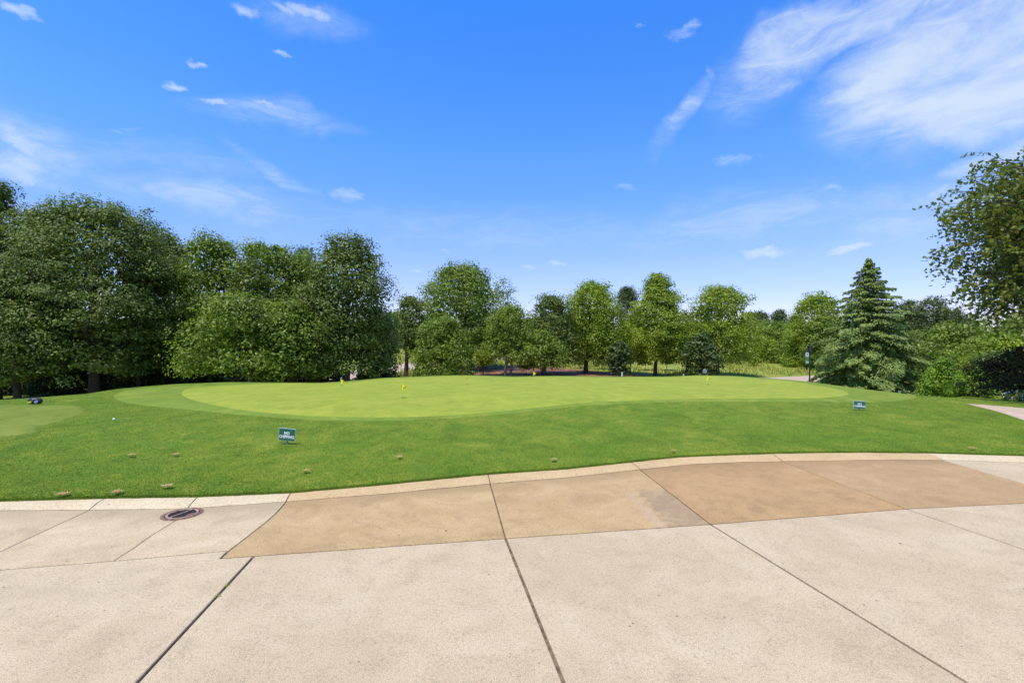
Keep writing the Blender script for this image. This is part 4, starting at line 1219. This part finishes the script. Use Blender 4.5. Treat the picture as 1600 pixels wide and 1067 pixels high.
# small posts at the brow
POSTW = flat_mat('post_white', (0.68, 0.66, 0.52), 0.7)
def small_post(px, top, wpx, Yd, label, name='marker_post', mat=POSTW):
    x = place(px, Yd); z = Zg(x, Yd)
    h = CAMZ + (533 - top) / F * Yd - z
    e = empty(name, (x, Yd, z), label, 'post')
    w_ = wpx * Yd / F
    bm = bmesh.new(); box(bm, 0, 0, h / 2 - 0.05, w_, w_, h + 0.1, 0.006); link('stake', bm_mesh('stake', bm), mat, e)
    bm = bmesh.new(); box(bm, 0, 0, h + 0.008, w_ * 1.15, w_ * 1.15, 0.016, 0.004); link('cap', bm_mesh('cap', bm), mat, e)
small_post(972, 581.5, 2.0, hit(972, 589)[1] + 1.2, 'short cream marker post beside the small dark magnolia bush')
small_post(1068, 584.5, 1.5, hit(1068, 589)[1] + 1.2, 'tiny cream marker post left of the large magnolia bush')
small_post(1405.5, 611, 2.6, hit(1405, 615)[1] + 0.6, 'small grey post at the right foot of the silver cedar', mat=flat_mat('post_grey', (0.35, 0.33, 0.38), 0.7))
# round grey disc on a pole
Yd = hit(1102, 587)[1] + 2.0
x = place(1101.5, Yd); z = Zg(x, Yd); k = Yd / F
hc = CAMZ + (533 - 579.5) * k - z
e = empty('disc_sign', (x, Yd, z), 'grey round disc on a short pole in front of the large magnolia bush', 'sign')
GREYD = flat_mat('disc_grey', (0.26, 0.29, 0.33), 0.5)
bm = bmesh.new()
bmesh.ops.create_cone(bm, cap_ends=True, segments=28, radius1=3.4 * k, radius2=3.2 * k, depth=0.03, matrix=Matrix.Translation((0, 0, hc)) @ Matrix.Rotation(R(90), 4, 'X'))
link('disc', bm_mesh('disc', bm), GREYD, e)
bm = bmesh.new(); cyl(bm, 0, 0.03, -0.1, hc, 0.02, 0.018, 10); cyl(bm, 0, 0.0, hc - 4.6 * k, hc - 3.3 * k, 0.03, 0.045, 10)
link('pole', bm_mesh('pole', bm), BLACK, e)

# ------------------------------------------------------------------ lamp post with banner
x, Yd = place(1265, 22.6), 22.6
z = Zg(x, Yd); k = Yd / F
top = CAMZ + (533 - 539.5) * k - z
e = empty('lamp_post', (x, Yd, z), 'black lamp post with white and green banner in front of the silver cedar', 'lamp post')
bm = bmesh.new()
cyl(bm, 0, 0, -0.1, 0.28, 0.055, 0.045, 14); cyl(bm, 0, 0, 0.28, top - 9 * k, 0.034, 0.030, 14)
link('pole', bm_mesh('pole', bm), BLACK, e)
bm = bmesh.new()
zl = top - 9 * k
for sx in (-1, 1):
    for sy in (-1, 1):
        box(bm, sx * 0.062, sy * 0.062, zl + 4.5 * k, 0.012, 0.012, 7.0 * k)
box(bm, 0, 0, zl + 0.6 * k, 0.15, 0.15, 0.02, 0.004)
box(bm, 0, 0, top - 0.9 * k, 0.17, 0.17, 0.03, 0.006)
bmesh.ops.create_cone(bm, cap_ends=True, segments=4, radius1=0.10, radius2=0.02, depth=0.03, matrix=Matrix.Translation((0, 0, top)) @ Matrix.Rotation(R(45), 4, 'Z'))
lf = link('lantern_frame', bm_mesh('lantern_frame', bm), BLACK, e)
bm = bmesh.new(); box(bm, 0, 0, zl + 4.3 * k, 0.112, 0.112, 6.6 * k)
link('lantern_glass', bm_mesh('lantern_glass', bm), flat_mat('smoked_glass', (0.035, 0.03, 0.05), 0.15, 0.7), lf)
bw = 5.2 * k; b0_, b1_ = top - 10.5 * k, top - 28.0 * k
BW = flat_mat('banner_white', (0.62, 0.68, 0.74), 0.7); BG = flat_mat('banner_green', (0.10, 0.20, 0.05), 0.7); BD = flat_mat('banner_emblem', (0.02, 0.03, 0.06), 0.7)
BP = flat_mat('banner_pale', (0.36, 0.50, 0.46), 0.7)
bm = bmesh.new(); box(bm, -0.035 - bw / 2, 0, (b0_ + b1_) / 2, bw, 0.004, b0_ - b1_); ban = link('banner', bm_mesh('banner', bm), BP, e)
hb = b0_ - b1_
bm = bmesh.new(); box(bm, -0.035 - bw / 2, -0.004, b0_ - hb * 0.20, bw * 0.98, 0.003, hb * 0.38); link('banner_top', bm_mesh('banner_top', bm), BW, ban)
bm = bmesh.new(); box(bm, -0.035 - bw / 2, -0.004, b0_ - hb * 0.58, bw * 0.98, 0.003, hb * 0.34); link('banner_field', bm_mesh('banner_field', bm), BG, ban)
bm = bmesh.new(); box(bm, -0.035 - bw * 0.5, -0.007, b0_ - hb * 0.17, bw * 0.26, 0.003, hb * 0.12); box(bm, -0.035 - bw * 0.53, -0.007, b0_ - hb * 0.27, bw * 0.12, 0.003, hb * 0.09)
link('emblem', bm_mesh('emblem', bm), BD, ban)
for zz_ in (b0_, b1_):
    bm = bmesh.new(); box(bm, -0.03 - bw / 2, 0, zz_, bw + 0.03, 0.012, 0.012)
    link('bracket', bm_mesh('bracket', bm), BLACK, e)

# ------------------------------------------------------------------ small bag at the far left
x, y = hit(55, 630.5)
k = y / F
e = empty('bag', (x, y, Zg(x, y)), 'small black bag with yellow inside and pale blue side lying on the far left lawn', 'bag', rz=0.15)
bm = bmesh.new()
rings = [(-8.5, 3.2, 3.6), (-7, 5.0, 4.3), (-2, 5.2, 4.7), (3, 5.0, 4.8), (7, 4.2, 4.5), (9, 2.4, 4.2)]
prev = None
N = 18
for i, (cx_, r0_, zc_) in enumerate(rings):
    ring = []
    for j in range(N):
        a_ = j / N * 2 * math.pi
        ring.append(bm.verts.new((cx_ * k, math.cos(a_) * r0_ * 0.85 * k, max(0.012, (zc_ + math.sin(a_) * r0_) * k * (1 + 0.03 * math.sin(3 * a_ + i))))))
    if prev:
        for j in range(N):
            bm.faces.new((prev[j], prev[(j + 1) % N], ring[(j + 1) % N], ring[j]))
    else: first = ring
    prev = ring
bm.faces.new(first[::-1]); bm.faces.new(prev)
bmesh.ops.recalc_face_normals(bm, faces=bm.faces)
BAGB = flat_mat('bag_black', (0.02, 0.02, 0.022), 0.7)
link('body', bm_mesh('body', bm), BAGB, e, True)
def pad(name, cx_, cz_, sx_, sz_, rot, mat, yy_=-4.9, th_=0.02):
    bm = bmesh.new()
    M = Matrix.Translation((cx_ * k, yy_ * k, cz_ * k)) @ Matrix.Rotation(R(rot), 4, 'Y')
    box(bm, 0, 0, 0, sx_ * k, th_, sz_ * k, 0.008, M)
    link(name, bm_mesh(name, bm), mat, e)
pad('lining', -4.2, 3.2, 5.4, 2.6, -8, flat_mat('bag_yellow', (0.72, 0.70, 0.04), 0.6))
pad('side_panel', 4.6, 3.6, 5.2, 4.2, -38, flat_mat('bag_blue', (0.24, 0.34, 0.44), 0.6))
pad('strap', 1.2, 8.0, 7.0, 1.2, 6, flat_mat('bag_grey', (0.48, 0.44, 0.42), 0.7), -3.6)
pad('strap', -0.4, 6.2, 1.0, 4.6, 14, bpy.data.materials['bag_grey'], -5.0)

# golf balls
def ball(px, py, label):
    x, y = hit(px, py)
    bm = bmesh.new(); bmesh.ops.create_icosphere(bm, subdivisions=3, radius=0.0215)
    o = link('golf_ball', bm_mesh('golf_ball', bm), flat_mat('ball_white', (0.82, 0.82, 0.78), 0.4, 0.5, 0.02), None, True)
    o.location = (x, y, Zg(x, y) + 0.026)
    tag(o, label, 'golf ball')
ball(178, 656.5, 'white golf ball lying on the lawn slope left of the putting green')

# ------------------------------------------------------------------ storm drain cover
cx_, cy_ = at0(285, 802.5)
RUST = flat_mat('rusty_iron', (0.22, 0.12, 0.065), 0.75, 0.4, 0.35)
RUSTL = flat_mat('worn_iron', (0.36, 0.235, 0.15), 0.6, 0.5, 0.3)
HOLE_SHADE = flat_mat('drain_painted_shade', (0.028, 0.020, 0.018), 0.9, 0.2, 0.4)
e = empty('drain_cover', (cx_, cy_, 0.0), 'rusty round iron drain cover with two dark openings set in the driveway', 'drain cover', rz=R(-18))
def ring_mesh(name, r0_, r1_, z0_, z1_, mat):
    bm = bmesh.new()
    N = 40
    pr_ = [(r0_, z0_), (r0_, z1_ - 0.002), (r0_ + 0.003, z1_), (r1_ - 0.004, z1_), (r1_, z0_)]
    vs = [[bm.verts.new((math.cos(i / N * 6.28318) * r_q, math.sin(i / N * 6.28318) * r_q, zq)) for i in range(N)] for r_q, zq in pr_]
    for a_ in range(len(pr_) - 1):
        for i in range(N):
            bm.faces.new((vs[a_][i], vs[a_][(i + 1) % N], vs[a_ + 1][(i + 1) % N], vs[a_ + 1][i]))
    bmesh.ops.recalc_face_normals(bm, faces=bm.faces)
    link(name, bm_mesh(name, bm), mat, e)
ring_mesh('rim', 0.148, 0.180, 0.001, 0.006, RUST)
ring_mesh('inner_ring', 0.118, 0.142, 0.001, 0.008, RUSTL)
bm = bmesh.new(); bmesh.ops.create_circle(bm, cap_ends=True, segments=40, radius=0.17, matrix=Matrix.Translation((0, 0, 0.004)))
link('painted_pit', bm_mesh('painted_pit', bm), HOLE_SHADE, e)  # flat dark disc, no recess: shade of the openings is painted
bm = bmesh.new(); box(bm, 0, 0, 0.009, 0.014, 0.24, 0.010, 0.002); link('bar', bm_mesh('bar', bm), RUSTL, e)
for s_ in (-1, 1):
    bm = bmesh.new(); box(bm, s_ * 0.104, 0, 0.009, 0.024, 0.08, 0.008, 0.002); link('lug', bm_mesh('lug', bm), RUST, e)

# ------------------------------------------------------------------ dry grass tufts on the lawn, leaves on the slabs
STRAW = leaf_mat('dry_straw', (0.45, 0.28, 0.12), (0.60, 0.41, 0.19), (0.75, 0.56, 0.30), 0.2, 0.8, 0.1)
def tuft(px, py, sz, label):
    x, y = hit(px, py)
    r = np.random.default_rng(int(px))
    n = 110
    a = r.random(n) * 6.28; rr = sz * np.sqrt(r.random(n)) * 0.45
    b = np.column_stack([np.cos(a) * rr, np.sin(a) * rr, 0.014 + 0.016 * r.random(n)])
    a2 = r.random(n) * 6.28
    d = np.column_stack([np.cos(a2), np.sin(a2) * 0.9, 0.10 + 0.45 * r.random(n)])
    L_ = (sz * 1.15 * (0.3 + 0.8 * r.random(n) ** 2))[:, None]
    s = np.column_stack([-np.sin(a2), np.cos(a2), np.zeros(n)]) * 0.0045
    tip = b + d * L_ * 0.7
    V = np.stack([b - s, b + s, tip], 1)
    V[..., 2] *= 0.7
    V = V.reshape(-1, 3)
    V[:, 2] += 0.012
    o = link('dry_tuft', mesh_np('dry_tuft', V, np.arange(len(V)).reshape(-1, 3)), STRAW)
    o.location = (x, y, Zg(x, y) + 0.008)
    tag(o, label, 'grass tuft', 'dry straw tufts on the lawn')
for px, py, sz, lab in [(100, 776, 0.085, 'dry straw tuft at the kerb edge, leftmost of the tufts on the lawn'),
                        (183, 773, 0.085, 'dry straw tuft at the kerb edge, left of the drain cover'),
                        (262, 763, 0.085, 'dry straw tuft on the lawn just behind the drain cover'),
                        (205, 714, 0.07, 'dry straw tuft farther up the lawn, behind the two leftmost kerb tufts'),
                        (274, 713, 0.06, 'dry straw tuft farther up the lawn, directly behind the tuft by the drain'),
                        (478, 739, 0.06, 'dry straw tuft on the lawn right of the near sign'),
                        (624, 717, 0.07, 'dry straw tuft in the middle of the lawn below the nearest flag'),
                        (865, 721, 0.075, 'bright dry straw tuft close to the kerb right of centre'),
                        (1052, 707, 0.06, 'dry straw tuft by the kerb where it curves right'),
                        (1520, 703, 0.07, 'dry straw tuft near the kerb at the right edge')]:
    tuft(px, py, sz, lab)
LEAFD = flat_mat('dead_leaf', (0.07, 0.045, 0.03), 0.8)
def dead_leaf(px, py, sz, label):
    x, y = at0(px, py)
    bm = bmesh.new()
    pts = [(-1, 0, .1), (-.5, .35, .25), (.2, .45, .2), (1, 0, .45), (.2, -.4, .3), (-.5, -.35, .1)]
    top_ = [bm.verts.new((a * sz, b * sz, 0.003 + c * sz * 0.4)) for a, b, c in pts]
    mid_ = bm.verts.new((0, 0, 0.003))
    for i in range(6): bm.faces.new((mid_, top_[i], top_[(i + 1) % 6]))
    o = link('dead_leaf', bm_mesh('dead_leaf', bm), LEAFD)
    o.location = (x, y, 0.001); o.rotation_euler = (0, 0, px)
    tag(o, label, 'leaf', 'dead leaves on the driveway')
dead_leaf(697, 829, 0.014, 'dark dead leaf on the tan slab left of the long centre joint')
dead_leaf(623, 836, 0.009, 'tiny dark leaf scrap on the tan slab, left of the other one')
dead_leaf(1407, 849, 0.013, 'dark dead leaf on the pale slab at the right')
WEED = leaf_mat('weed_green', (0.16, 0.22, 0.03), (0.26, 0.32, 0.04), (0.38, 0.42, 0.06), 0.3)
for px, py, lab in ((341, 930, 'tiny yellow-green weed in the left driveway joint, lower one'), (356, 913, 'tiny yellow-green weed in the left driveway joint, upper one')):
    x, y = at0(px, py)
    r = np.random.default_rng(px)
    c = np.column_stack([0.012 * r.standard_normal(26), 0.014 * r.standard_normal(26), 0.002 + 0.006 * r.random(26)])
    o = link('weed', quads_mesh('weed', leaf_quads(c, unit(np.array([0, 0, 1]) + 0.4 * r.standard_normal((26, 3))), 0.010, 0.006, r)), WEED)
    o.location = (x, y, -0.002)
    tag(o, lab, 'weed')
print('TRIS2', sum(sum(len(p.vertices)-2 for p in o.data.polygons[:1])*len(o.data.polygons) for o in bpy.data.objects if o.type == 'MESH'), sum(len(o.data.polygons) for o in bpy.data.objects if o.type == 'MESH'))
